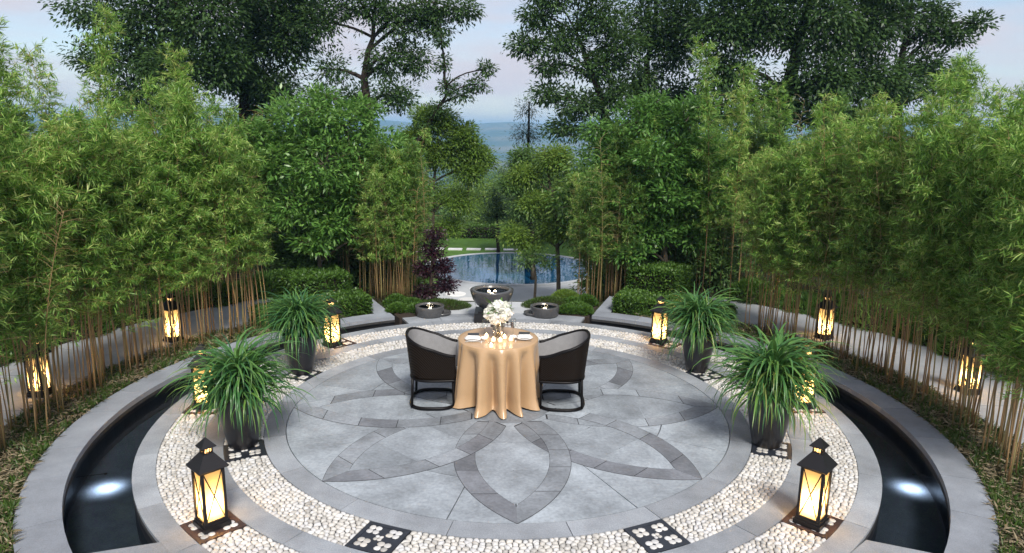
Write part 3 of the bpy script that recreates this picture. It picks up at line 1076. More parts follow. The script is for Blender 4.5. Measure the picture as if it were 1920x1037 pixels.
def crown_quads(rng, blobs, leafL, leafW, per=16, cr=.22, droop=.25, hollow=.5, crown=1.4):
    """blobs: (centre, (rx,ry,rz), clusters) -> quads, cluster centres"""
    Q, CC = [], []
    for c, rad, nc in blobs:
        nc = int(nc * crown)
        c = np.array(c, float); rad = np.array(rad, float)
        u = nrm(rng.normal(0, 1, (nc, 3)))
        rr = (hollow ** 3 + (1 - hollow ** 3) * rng.random((nc, 1))) ** (1 / 3) * rng.uniform(.6, 1.22, (nc, 1))
        cl = c + u * rr * rad
        CC.append(np.concatenate([cl, np.tile(c, (nc, 1))], 1))
        n = nc * per
        base = np.repeat(cl, per, 0)
        out = np.repeat(u, per, 0)
        off = np.clip(rng.normal(0, 1, (n, 3)), -1.7, 1.7) * cr * np.array((1, 1, .6))
        P = base + off
        D = nrm(off) * .9 + out * .5 + rng.normal(0, .35, (n, 3)) + np.array((0, 0, -droop))
        l = rng.uniform(.7, 1.2, n) * leafL
        w = rng.uniform(.8, 1.2, n) * leafW
        Q.append(leaf_quads(rng, P, D, l, w))
    return np.concatenate(Q), np.concatenate(CC)

def limb(mb, p0, p1, r0, r1, rng, sag=.12, seg=5, n=5):
    p0, p1 = np.array(p0, float), np.array(p1, float)
    d = p1 - p0
    ln = np.linalg.norm(d)
    k = rng.normal(0, .06, 3) * ln
    pts, rr = [], []
    for i in range(seg + 1):
        t = i / seg
        q = p0 + d * t + k * math.sin(PI * t) + np.array((0, 0, 1)) * ln * sag * math.sin(PI * t)
        pts.append(q); rr.append(r0 + (r1 - r0) * t)
    mb.tube(pts, rr, n, cap=False)
    return pts

def tree(name, label, group, trunk, tr, blobs, leafm, barkm, leafL, leafW, seed, per=16, cr=.22, droop=.25, hollow=.5, twig=3, cat='tree', limbr=.4, crown=1.4):
    """trunk: list of points from the foot up; tr: radius at the foot; blobs in world space"""
    rng = np.random.default_rng(seed)
    foot = Vector(trunk[0])
    t = empty(name, foot)
    tag(t, label, cat, group)
    f = np.array(foot)
    mb = MB()
    tp = [np.array(p, float) - f for p in trunk]
    m = len(tp)
    # subdivide trunk a little
    pts, rad = [], []
    for i in range(m - 1):
        for j in range(4):
            s = j / 4
            pts.append(tp[i] * (1 - s) + tp[i + 1] * s + rng.normal(0, .012 * tr / .1, 3) * (0 if i + j == 0 else 1))
            rad.append(tr * (1 - .75 * (i + s) / (m - 1)))
    pts.append(tp[-1]); rad.append(tr * .25)
    rad[0] *= 1.35
    mb.tube(pts, rad, 8)
    P = np.array(pts)
    bl = [(np.array(c, float) - f, r, n) for c, r, n in blobs]
    Q, CC = crown_quads(rng, bl, leafL, leafW, per, cr, droop, hollow, crown)
    for c, r, n in bl:
        cand = P[:, 2] < c[2] - .25 * np.linalg.norm(c[:2] - P[:, :2], axis=1)
        cand[:max(2, len(P) // 4)] &= False
        idx = np.where(cand)[0]
        k = idx[np.argmin(np.linalg.norm(P[idx] - c, axis=1))] if len(idx) else len(P) // 3
        limb(mb, P[k], c, rad[k] * limbr + .006, .012 + tr * .06, rng)
    if twig:
        for q in CC[::twig * 2]:
            limb(mb, q[3:] + (q[:3] - q[3:]) * .1, q[:3], .008 + tr * .04, .003, rng, .05, 2, 3)
    mb.build('trunk', barkm, t, True)
    link('crown', mesh_quads('crown', Q), leafm, t)
    return t

# ------------------------------------------------------------------ bamboo
def gen_bamboo(seed, H, leaf_from, nb, lean=.25, dense=1.0):
    rng = np.random.default_rng(seed)
    a = rng.uniform(0, 2 * PI)
    ld = np.array((math.cos(a), math.sin(a), 0)) * lean * rng.uniform(.3, 1)
    def path(t): return np.array((0, 0, H * t)) + ld * t ** 2.2 * H * .35 - np.array((0, 0, 1)) * .1 * lean * t ** 3
    cm = MB()
    r0 = rng.uniform(.0065, .0105)
    cm.tube([path(i / 9) for i in range(10)], [r0 * (1 - .8 * i / 9) for i in range(10)], 6)
    Q = []
    for i in range(nb):
        t = leaf_from / H + (1 - leaf_from / H) * (i + rng.random()) / nb
        p = path(t)
        b = rng.uniform(0, 2 * PI)
        ln = rng.uniform(.28, .55) * (1.15 - .55 * max(0, (t - .55)) / .45)
        el = rng.uniform(.35, .95)
        d = np.array((math.cos(b) * math.cos(el), math.sin(b) * math.cos(el), math.sin(el)))
        pts = [p + d * ln * s - np.array((0, 0, 1)) * .35 * ln * s * s for s in (0, .33, .66, 1)]
        cm.tube(pts, [.0035, .003, .0025, .0015], 3, cap=False)
        nc = max(2, int(10 * dense))
        for k in range(nc):
            s = (k + .6) / nc
            q = p + d * ln * s - np.array((0, 0, 1)) * .35 * ln * s * s + rng.normal(0, .035, 3)
            nl = rng.integers(5, 8)
            hd = d * .6 + rng.normal(0, .7, 3)
            D = nrm(hd + rng.normal(0, .55, (nl, 3)) + np.array((0, 0, -.3)))
            Q.append(leaf_quads(rng, np.tile(q, (nl, 1)) + rng.normal(0, .012, (nl, 3)), D, rng.uniform(.075, .145, nl), rng.uniform(.010, .0165, nl)))
    return cm.mesh('culm', M['culm'], True), mesh_quads('foliage', np.concatenate(Q))

BV = {}
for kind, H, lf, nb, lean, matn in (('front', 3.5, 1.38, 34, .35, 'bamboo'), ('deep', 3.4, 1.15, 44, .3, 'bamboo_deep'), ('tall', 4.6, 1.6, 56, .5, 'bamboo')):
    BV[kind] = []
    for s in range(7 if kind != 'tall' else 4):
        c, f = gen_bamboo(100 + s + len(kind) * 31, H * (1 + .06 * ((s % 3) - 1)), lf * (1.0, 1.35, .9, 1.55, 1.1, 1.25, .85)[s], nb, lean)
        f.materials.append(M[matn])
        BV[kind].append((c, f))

BG = {'front': ('slim brown bamboo in the leaf strewn strip along the stone coping', 'bamboo in the strip along the coping'),
      'deep': ('slender bamboo in the dense dark grove behind the concrete path', 'bamboo in the grove behind the path'),
      'tall': ('tall bamboo cane overtopping the bamboo screen', 'tall bamboo canes'),
      'walk': ('bamboo cane in the thicket beside the walkway to the pool', 'bamboo beside the walkway')}
LANT_XY = [(p[0], p[1]) for p, *_ in LANT]
nbamboo = [0]
def bamboo(x, y, kind, s=1.0, as_kind=None):
    nbamboo[0] += 1
    c, f = BV[kind][rnd.randrange(len(BV[kind]))]
    t = empty('bamboo', (x, y, float(hgt(x, y)) - .01), rnd.uniform(0, 2 * PI))
    t.rotation_euler = (rnd.uniform(-.05, .05), rnd.uniform(-.05, .05), rnd.uniform(0, 2 * PI))
    t.scale = (s, s, s * rnd.uniform(.9, 1.1))
    lb, g = BG[as_kind or kind]
    if as_kind is None and kind == 'front' and min(math.hypot(x - q[0], y - q[1]) for q in LANT_XY[6:]) < .75:
        lb, g = 'slim bamboo standing in front of a lit lantern on the path', 'bamboo in front of the path lanterns'
    tag(t, lb, 'bamboo', g)
    link('culm', c, None, t)
    link('foliage', f, None, t)
    for extra in range({'tall': 0, 'front': 1, 'deep': 3}[kind]):
        c, f = BV[kind][rnd.randrange(len(BV[kind]))]
        a, d = rnd.uniform(0, 2 * PI), rnd.uniform(.06, .16) * (1 + .8 * extra)
        for nm, me in (('culm', c), ('foliage', f))[:1 + (rnd.random() < (.6 if extra == 0 else .2))]:
            o = link(nm, me, None, t, (d * math.cos(a), d * math.sin(a), 0), a * 3)
            o.scale = (1, 1, .72 + .3 * ((a * 7) % 1))
    return t

def strip(a0, a1, n, r0, r1, kind, s0, s1, as_kind=None):
    for i in range(n):
        for _ in range(8):
            a = R(a0 + (a1 - a0) * (i + rnd.random()) / n)
            r = rnd.uniform(r0, r1)
            x, y = r * math.cos(a), r * math.sin(a)
            if min(math.hypot(x - q[0], y - q[1]) for q in LANT_XY) > .2: break
        bamboo(x, y, kind, rnd.uniform(s0, s1), as_kind)
strip(-22, 41, 82, 4.86, 5.28, 'front', .74, .95)
strip(141, 202, 82, 4.86, 5.28, 'front', .74, .95)
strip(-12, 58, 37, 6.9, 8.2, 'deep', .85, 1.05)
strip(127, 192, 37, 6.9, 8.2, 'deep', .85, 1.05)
# thickets on either side of the walkway
for x0, x1, y0, y1, n in ((1.3, 2.3, 5.2, 6.3, 22), (-2.75, -1.75, 4.95, 5.9, 26), (2.2, 3.4, 6.6, 7.6, 4), (-3.6, -2.6, 6.2, 7.2, 4), (-4.0, -2.8, 5.9, 6.5, 5), (2.6, 3.8, 6.1, 6.8, 5)):
    for i in range(n):
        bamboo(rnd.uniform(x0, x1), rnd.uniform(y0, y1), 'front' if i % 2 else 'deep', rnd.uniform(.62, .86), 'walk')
# taller canes that stand out of the screen
for u, v, Y, s in ((1345, 130, 5.2, 1.0), (1420, 105, 5.6, 1.0), (1480, 150, 5.0, .95), (1400, 160, 4.6, .95), (1870, 90, 3.2, 1.0), (1800, 130, 4.0, .98), (1910, 150, 2.6, 1.0),
                   (290, 150, 4.8, .95), (390, 140, 5.4, .98), (340, 170, 4.5, .9), (40, 30, 2.2, 1.05), (90, 80, 3.0, 1.0), (10, 120, 1.6, .95), (120, 20, 3.6, 1.08)):
    p = at(u, v, Y)
    h = p.z
    t = bamboo(p.x, p.y, 'tall', 1.0)
    k = (h + .1) / 4.5
    t.scale = (1, 1, k)

# ------------------------------------------------------------------ trees
def bl(u, v, Y, rx, ry, n, rdepth=None):
    """a leaf mass whose middle shows at (u,v) at depth Y; rx, ry in metres"""
    p = at(u, v, Y)
    return ((p.x, p.y, p.z), (rx, rdepth or (rx + ry) / 2, ry), n)
def foot(u, Y):
    p = at(u, 500, Y)
    return (p.x, p.y, float(hgt(p.x, p.y)) - .05)
def P3(u, v, Y): 
    p = at(u, v, Y); return (p.x, p.y, p.z)

# small broadleaved trees behind the hedges
tree('broadleaf_tree', 'bushy light green broadleaved tree rising behind the box hedge, crown wide and rounded', None,
     [foot(598, 5.3), P3(600, 470, 5.35), P3(610, 380, 5.5)], .06,
     [bl(560, 225, 5.6, .75, .45, 60), bl(650, 235, 5.7, .75, .5, 60), bl(720, 290, 5.8, .55, .5, 46), bl(520, 300, 5.4, .55, .5, 46), bl(610, 310, 5.2, .7, .55, 60),
      bl(680, 370, 5.5, .65, .5, 50), bl(560, 385, 5.3, .6, .45, 46), bl(630, 420, 5.3, .5, .3, 34), bl(735, 360, 6.0, .4, .5, 30), bl(490, 250, 5.5, .25, .2, 12), bl(600, 185, 5.8, .22, .18, 10), bl(690, 205, 5.9, .25, .16, 10), bl(770, 300, 5.9, .2, .2, 10), bl(500, 400, 5.3, .25, .3, 14), bl(590, 455, 5.1, .3, .16, 12), bl(700, 445, 5.5, .3, .2, 14)],
     M['broadleaf'], M['bark_grey'], .125, .042, 11, 20, .10, .05, .35, crown=1.75)
tree('broadleaf_tree', 'bushy glossy broadleaved tree with bare brown trunk rising behind the box hedge', None,
     [foot(1248, 5.6), P3(1248, 470, 5.6), P3(1235, 380, 5.7)], .075,
     [bl(1200, 225, 5.9, .65, .4, 50), bl(1285, 230, 5.8, .6, .45, 46), bl(1150, 290, 6.0, .5, .5, 40), bl(1235, 300, 5.5, .75, .5, 60), bl(1320, 300, 5.6, .5, .5, 40),
      bl(1180, 380, 5.7, .55, .45, 46), bl(1265, 375, 5.4, .65, .45, 50), bl(1225, 435, 5.5, .5, .28, 34), bl(1330, 370, 5.8, .4, .4, 28), bl(1120, 240, 6.0, .22, .2, 10), bl(1230, 188, 5.9, .25, .18, 11), bl(1310, 200, 5.8, .22, .2, 10), bl(1365, 300, 5.7, .2, .25, 10), bl(1120, 360, 5.9, .25, .25, 12), bl(1180, 470, 5.4, .3, .16, 12), bl(1300, 445, 5.5, .3, .2, 14)],
     M['broadleaf'], M['bark_grey'], .125, .042, 12, 20, .10, .05, .35, crown=1.75)
# tall dark trees
tree('tall_tree', 'tall dense dark tree with straight dark trunk and sky gaps on its outer side', None,
     [foot(332, 13), P3(328, 240, 13), P3(332, 80, 13), P3(335, -60, 13)], .26,
     [bl(200, 20, 13, 1.1, .8, 80), bl(290, 40, 13, 1.0, .9, 100), bl(380, 30, 12.6, 1.0, 1.0, 110), bl(250, 110, 13, 1.0, .7, 90), bl(340, 130, 12.5, 1.1, .8, 110), bl(410, 110, 13, .9, .9, 100),
      bl(180, 110, 13.5, .7, .5, 40), bl(300, 190, 13.4, 1.0, .5, 70), bl(230, 180, 13, .5, .4, 34), bl(300, -60, 13, 1.6, .9, 120), bl(420, -50, 13, 1.2, .9, 100)],
     M['dark_leaf'], M['bark'], .15, .065, 21, 24, .2, .3, .3, crown=1.2)
tree('tall_tree', 'tall dark tree with stout trunk between the dense tree and the open branched one', None,
     [foot(455, 15), P3(455, 230, 15), P3(470, 100, 15), P3(480, -50, 15)], .25,
     [bl(470, 60, 15, 1.0, 1.0, 100), bl(530, 80, 15, .9, .9, 90), bl(440, 140, 15, .9, .6, 70), bl(510, 160, 15, .9, .5, 70), bl(560, 30, 15, .9, .8, 80), bl(500, -20, 15, 1.4, .9, 110), bl(490, 205, 15.5, .9, .35, 40)],
     M['dark_leaf'], M['bark'], .15, .065, 22, 26, .2, .3, .35, crown=1.5)
tree('open_tree', 'tall open tree of many dark ascending branches against the sky', None,
     [foot(690, 14), P3(690, 230, 14), P3(685, 150, 14), P3(700, 40, 14)], .22,
     [bl(600, 40, 14, .6, .6, 26), bl(640, 10, 14, .6, .5, 26), bl(700, 20, 14, .8, .6, 46), bl(760, 40, 14, .7, .6, 40), bl(800, 20, 14, .6, .4, 34), bl(860, 18, 14, .55, .28, 30), bl(620, 130, 14, .5, .5, 22),
      bl(660, 180, 14.2, .6, .4, 26), bl(730, 110, 14, .7, .6, 44), bl(780, 110, 14, .4, .5, 26), bl(735, 180, 13.8, .7, .4, 40), bl(590, 190, 14, .5, .4, 22), bl(820, 50, 14, .35, .35, 20), bl(720, -50, 14, 1.5, .6, 60), bl(600, -40, 14, 1.0, .6, 40)],
     M['dark_leaf'], M['bark'], .13, .055, 23, 24, .17, .25, .3, twig=2, limbr=.6, crown=1.6)
tree('leaning_tree', 'slim dark leaning tree with a forked branch reaching across the sky gap', None,
     [foot(752, 10.5), P3(762, 300, 10.5), P3(800, 240, 10.5), P3(836, 180, 10.5), P3(832, 110, 10.5), P3(826, 50, 10.5)], .07,
     [bl(828, 75, 10.5, .12, .22, 14), bl(832, 120, 10.5, .13, .22, 14), bl(838, 165, 10.5, .22, .24, 22), bl(868, 178, 10.5, .22, .14, 16), bl(895, 158, 10.5, .24, .16, 20), bl(912, 130, 10.5, .16, .2, 18), bl(820, 205, 10.5, .25, .18, 18), bl(800, 235, 10.5, .22, .16, 14)],
     M['dark_leaf'], M['bark'], .10, .042, 24, 14, .09, .2, .1, twig=2)
tree('tall_tree', 'tall dark layered tree whose outer boughs reach into the sky gap', None,
     [foot(1150, 14), P3(1145, 260, 14), P3(1120, 160, 14), P3(1080, 60, 14)], .2,
     [bl(1010, 30, 14, .5, .3, 34), bl(1040, -10, 14, .7, .4, 44), bl(990, 82, 14, .5, .25, 30), bl(1060, 75, 14, .7, .4, 50), bl(1120, 30, 14, .8, .6, 66), bl(1030, 125, 14, .45, .2, 24), bl(1110, 125, 14, .7, .4, 48),
      bl(1030, 175, 14, .5, .25, 28), bl(1090, 195, 14, .7, .35, 44), bl(1150, 180, 14, .7, .5, 56), bl(1160, 90, 14, .7, .6, 60), bl(1070, 240, 14, .6, .3, 34), bl(1140, 245, 14, .7, .3, 40), bl(1100, -40, 14, 1.1, .5, 60)],
     M['dark_leaf'], M['bark'], .14, .06, 25, 26, .19, .2, .35, crown=1.35)
tree('tall_tree', 'tall dark upright tree with a pale fork in its trunk', None,
     [foot(1205, 15), P3(1205, 250, 15), P3(1212, 140, 15), P3(1230, 20, 15)], .2,
     [bl(1210, 40, 15, .9, .9, 80), bl(1260, 90, 15, .8, .8, 80), bl(1200, 150, 15, .7, .6, 56), bl(1270, 190, 15, .8, .6, 66), bl(1290, 20, 15, .9, .9, 80), bl(1220, 220, 15.4, .8, .3, 40), bl(1240, -40, 15, 1.3, .6, 80)],
     M['dark_leaf'], M['bark'], .15, .058, 26, 26, .2, .4, .35, crown=1.5)
tree('tall_tree', 'huge dense dark green tree with a leaning trunk above the bamboo', None,
     [foot(1440, 13), P3(1460, 240, 13), P3(1485, 130, 13), P3(1510, 20, 13), P3(1520, -80, 13)], .3,
     [bl(1360, 50, 13, 1.0, .9, 110), bl(1430, 30, 13, 1.0, 1.0, 110), bl(1530, 40, 12.6, 1.1, 1.0, 130), bl(1620, 50, 13, 1.1, 1.0, 130), bl(1370, 140, 13, .9, .7, 80), bl(1450, 190, 13, .9, .6, 80), bl(1540, 150, 12.5, 1.1, .7, 110),
      bl(1640, 150, 13, 1.0, .7, 100), bl(1560, 215, 13, 1.2, .4, 80), bl(1330, 210, 13, .8, .4, 56), bl(1500, -50, 13, 1.6, .8, 130), bl(1380, -50, 13, 1.2, .7, 90), bl(1640, -40, 13, 1.3, .8, 100)],
     M['dark_leaf'], M['bark'], .16, .065, 27, 24, .21, .45, .3, crown=1.35)
tree('tall_tree', 'dark open tree with long low bough reaching out under clear sky', None,
     [foot(1690, 14), P3(1680, 220, 14), P3(1690, 120, 14), P3(1710, 10, 14)], .2,
     [bl(1700, 30, 14, .8, .8, 56), bl(1745, 60, 14, .5, .5, 34), bl(1730, 120, 14, .7, .4, 40), bl(1790, 70, 14, .4, .25, 22), bl(1835, 45, 14, .3, .25, 18), bl(1690, 170, 14, .8, .5, 50), bl(1760, 20, 14, .3, .4, 20), bl(1720, -40, 14, .7, .5, 40), bl(1770, 160, 14.5, .6, .4, 30)],
     M['dark_leaf'], M['bark'], .14, .065, 28, 24, .17, .2, .3, crown=1.35)
# lighter trees round the sky gap
tree('slender_tree', 'slender light green tree with pale trunk beside the path to the pool', None,
     [foot(812, 11), P3(812, 420, 11), P3(814, 340, 11), P3(822, 260, 11)], .075,
     [bl(820, 225, 11, .4, .3, 44), bl(780, 260, 11, .45, .3, 50), bl(865, 255, 11, .35, .35, 44), bl(830, 290, 11, .6, .35, 60), bl(880, 320, 11, .4, .3, 34), bl(760, 320, 11, .4, .35, 40), bl(800, 365, 11, .4, .3, 26), bl(860, 375, 11, .4, .3, 26), bl(905, 300, 11.4, .25, .25, 20), bl(840, 425, 11, .45, .2, 20), bl(800, 220, 11, .3, .25, 30), bl(885, 280, 11, .3, .3, 34), bl(770, 390, 11, .4, .4, 34)],
     M['lime_leaf'], M['bark_grey'], .10, .036, 31, 20, .13, .2, .3, twig=3, crown=3.6)
tree('lime_tree', 'yellow green feathery tree bending over the pool end of the walkway', None,
     [foot(1050, 10), P3(1045, 420, 10), P3(1030, 340, 10), P3(1020, 280, 10)], .06,
     [bl(1040, 300, 10, .4, .3, 40), bl(985, 330, 10.2, .35, .25, 30), bl(1075, 350, 10, .4, .35, 40), bl(1010, 380, 10, .4, .25, 34), bl(965, 440, 10, .3, .2, 22), bl(1040, 430, 10, .4, .25, 30), bl(990, 460, 10, .3, .15, 18), bl(1090, 430, 10, .35, .4, 34)],
     M['lime_leaf'], M['bark_grey'], .10, .037, 32, 20, .12, .3, .3, twig=3, crown=3.6)
tree('lime_tree', 'fresh green tree leaning over the lawn beside the thin trunked tree', None,
     [foot(1000, 14), P3(998, 420, 14), P3(985, 340, 14), P3(980, 290, 14)], .07,
     [bl(985, 300, 14, .45, .35, 60), bl(960, 345, 14, .35, .3, 44), bl(1015, 340, 14, .5, .4, 60), bl(985, 385, 14, .5, .35, 54), bl(1025, 410, 14, .5, .4, 54), bl(965, 430, 14, .35, .25, 34)],
     M['mid_leaf'], M['bark_grey'], .11, .042, 36, 22, .14, .3, .3, crown=2.2)
tree('conifer', 'grey green feathery conifer top standing in front of the layered dark tree', None,
     [foot(990, 16), P3(990, 400, 16), P3(990, 300, 16), P3(992, 190, 16)], .1,
     [bl(990, 205, 16, .22, .3, 20), bl(985, 250, 16, .4, .3, 32), bl(1000, 300, 16, .6, .4, 48), bl(965, 330, 16, .4, .4, 36), bl(985, 380, 16, .7, .4, 50)],
     M['grey_leaf'], M['bark'], .10, .025, 33, 18, .17, .3, .2)
tree('purple_tree', 'dark purple leaved small tree beside a low fountain bowl', None,
     [foot(808, 4.75), P3(808, 520, 4.8), P3(812, 460, 4.9), P3(812, 400, 4.9)], .04,
     [bl(830, 500, 4.9, .16, .12, 18), bl(795, 505, 4.9, .14, .12, 16), bl(812, 470, 4.9, .14, .12, 16), bl(835, 535, 4.85, .14, .1, 15), bl(800, 545, 4.85, .16, .1, 15), bl(815, 440, 4.9, .1, .1, 8)],
     M['purple_leaf'], M['bark'], .06, .032, 34, 18, .075, .1, .2, crown=2.4)
tree('young_tree', 'young tree with reddish bare stem and a tuft of leaves beside the pool', None,
     [foot(1004, 9.5), P3(1004, 520, 9.5), P3(1002, 488, 9.5)], .045,
     [bl(1000, 480, 9.5, .3, .14, 24), bl(985, 492, 9.5, .2, .1, 12), bl(1025, 490, 9.5, .2, .12, 14)],
     M['mid_leaf'], M['bark_grey'], .10, .03, 35, 14, .1, .2, .1)
# trees beyond the pool
tree('thin_tree', 'thin dark trunked tree standing at the far edge of the pool', None,
     [foot(934, 18.9), P3(933, 440, 18.9), P3(932, 400, 18.9), P3(930, 372, 18.9)], .07,
     [bl(930, 385, 18.9, .35, .3, 34), bl(918, 405, 18.9, .3, .25, 24), bl(945, 400, 18.9, .3, .25, 24), bl(930, 365, 18.9, .2, .25, 16)],
     M['dark_leaf'], M['bark'], .10, .045, 41, 16, .12, .2, .2)
far = [(850, 24.5, 395, 1.0, 'mid_leaf', 'rounded green shrub behind the low hedge beyond the lawn'),
       (893, 25.5, 425, .6, 'purple_leaf', 'dark purple bush behind the low hedge beyond the lawn'),
       (965, 25.0, 400, 1.0, 'mid_leaf', 'loose green tree behind the purple bush beyond the lawn'),
       (1010, 22.0, 420, 1.3, 'mid_leaf', 'green bushy tree at the far bank of the pool'),
       (780, 21.0, 400, 1.4, 'mid_leaf', 'green bushy tree at the end of the lawn behind the slender tree'),
       (945, 40, 345, 1.8, 'mid_leaf', 'green pointed tree on the slope below the garden'),
       (860, 45, 350, 2.0, 'lime_leaf', 'pale green tree on the slope below the garden'),
       (1000, 42, 300, 2.4, 'grey_leaf', 'grey green tree on the slope near the conifer'),
       (905, 60, 322, 2.2, 'mid_leaf', 'far green tree on the slope below the valley'),
       (940, 75, 315, 2.4, 'mid_leaf', 'tallest of the far green trees on the slope'),
       (800, 50, 290, 3.5, 'mid_leaf', 'large green tree on the slope behind the slender tree'),
       (1060, 50, 280, 3.5, 'dark_leaf', 'large dark tree on the slope behind the lime tree'),
       (1040, 23.5, 330, 2.0, 'dark_leaf', 'dark tree on the far bank of the pool behind the lime tree'),
       (985, 24.5, 385, 1.3, 'lime_leaf', 'light green tree on the far bank beside the loose green tree'),
       (885, 33, 372, 1.5, 'mid_leaf', 'green tree just below the end of the lawn'),
       (930, 34, 360, 1.5, 'grey_leaf', 'grey green tree just below the end of the lawn'),
       (820, 30, 350, 1.8, 'dark_leaf', 'dark tree below the lawn behind the slender tree'),
       (878, 27, 330, 1.7, 'lime_leaf', 'bright green round tree just behind the low hedge'),
       (925, 29, 345, 1.5, 'mid_leaf', 'mid green tree behind the low hedge near the thin trunk'),
       (962, 27, 325, 1.6, 'lime_leaf', 'bright green tree behind the low hedge beside the conifer'),
       (970, 55, 312, 2.4, 'mid_leaf', 'tall green tree down the slope in front of the hill'),
       (880, 85, 305, 3.2, 'dark_leaf', 'dark far tree on the slope against the blue hill')]
for i, (u, Y, v, r, mt, lb) in enumerate(far):
    ft = foot(u, Y)
    top = at(u, v, Y)
    tz = top.z
    tree('far_tree', lb, None, [ft, (ft[0] * .5 + top.x * .5, Y, (ft[2] + tz) / 2), (top.x, Y, tz)], .05 * r + .03,
         [((top.x + dx * r, Y + dy * r, tz - r * .3 + dz * r), (.55 * r, .55 * r, .5 * r), 26) for dx, dy, dz in ((0, 0, .1), (.5, .1, -.3), (-.5, -.1, -.3), (.1, -.4, -.8), (-.2, .2, -.9), (.4, .2, -1.3), (-.4, 0, -1.3))],
         M[mt], M['bark'], .07 + .05 * r, .03 + .024 * r, 60 + i, 15, .15 * r, .2, .3)

for j, (x, y, r, h) in enumerate(((-3.3, 6.6, .8, 1.5), (-2.6, 7.2, .8, 1.7), (-4.2, 6.3, .8, 1.4), (-2.3, 6.3, .6, 1.3), (3.2, 7.0, .8, 1.5), (2.5, 7.4, .8, 1.7), (4.1, 6.5, .8, 1.4), (2.1, 6.9, .6, 1.3),
                                    (-2.9, 9.2, .8, 1.6), (2.9, 9.4, .8, 1.6), (-3.4, 11.5, .9, 1.8), (3.4, 12, .9, 1.8), (-3.8, 14.5, 1.0, 2.0), (4.2, 15.5, 1.1, 2.2), (-4.4, 18, 1.1, 2.2), (4.6, 18.5, 1.2, 2.4))):
    z = float(hgt(x, y)) - .03
    tree('tall_shrub', 'dark green shrub in the undergrowth behind the hedge and the bamboo thicket' if y < 8 else 'bushy green shrub on the bank beside the pool deck',
         'shrubs behind the hedges' if y < 8 else 'shrubs beside the pool', [(x, y, z), (x, y, z + h * .5), (x + .05, y, z + h * .85)], .035,
         [((x + dx * r, y + dy * r, z + h * fz), (.6 * r, .55 * r, .3 * h), 40) for dx, dy, fz in ((0, 0, .8), (.5, .1, .5), (-.5, -.1, .5), (.1, -.3, .3), (-.1, .3, .35))],
         M['bamboo_deep' if j % 2 else 'mid_leaf'], M['bark'], .11, .04, 500 + j, 16, .13, .2, .35, cat='shrub')
# filler trees that close the view behind the bamboo
k = 0
for u, Y, v, r in ((60, 9.5, 300, 1.5), (180, 10, 270, 1.5), (300, 10.5, 285, 1.4), (420, 10.5, 280, 1.4), (520, 10, 300, 1.3), (700, 9.5, 330, 1.0), (540, 8.2, 262, 1.0), (620, 8.4, 255, 1.0), (690, 8.4, 285, .9),
                   (1180, 8.4, 262, 1.0), (1270, 8.4, 262, 1.0), (1345, 8.2, 270, 1.0),
                   (1130, 9.5, 330, 1.0), (1330, 10, 290, 1.3), (1430, 10.5, 265, 1.4), (1550, 10.5, 270, 1.4), (1680, 10, 270, 1.5), (1800, 9.5, 280, 1.5), (1890, 9.0, 240, 1.4)):
    ft = foot(u, Y); top = at(u, v, Y)
    tree('dense_tree', 'dense green tree filling the gap between the bamboo and the tall trees', 'dense trees behind the bamboo',
         [ft, (ft[0], Y, top.z * .5), (top.x, Y, top.z)], .09,
         [((top.x + dx * r, Y + dy * r, top.z + dz * r), (.7 * r, .6 * r, .55 * r), 60) for dx, dy, dz in ((0, 0, -.2), (.6, .1, -.6), (-.6, -.1, -.6), (.2, -.2, -1.2), (-.3, .2, -1.3))],
         M['mid_leaf' if k % 3 else 'bamboo_deep'], M['bark'], .13, .05, 80 + k, 16, .22, .3, .45)
    k += 1

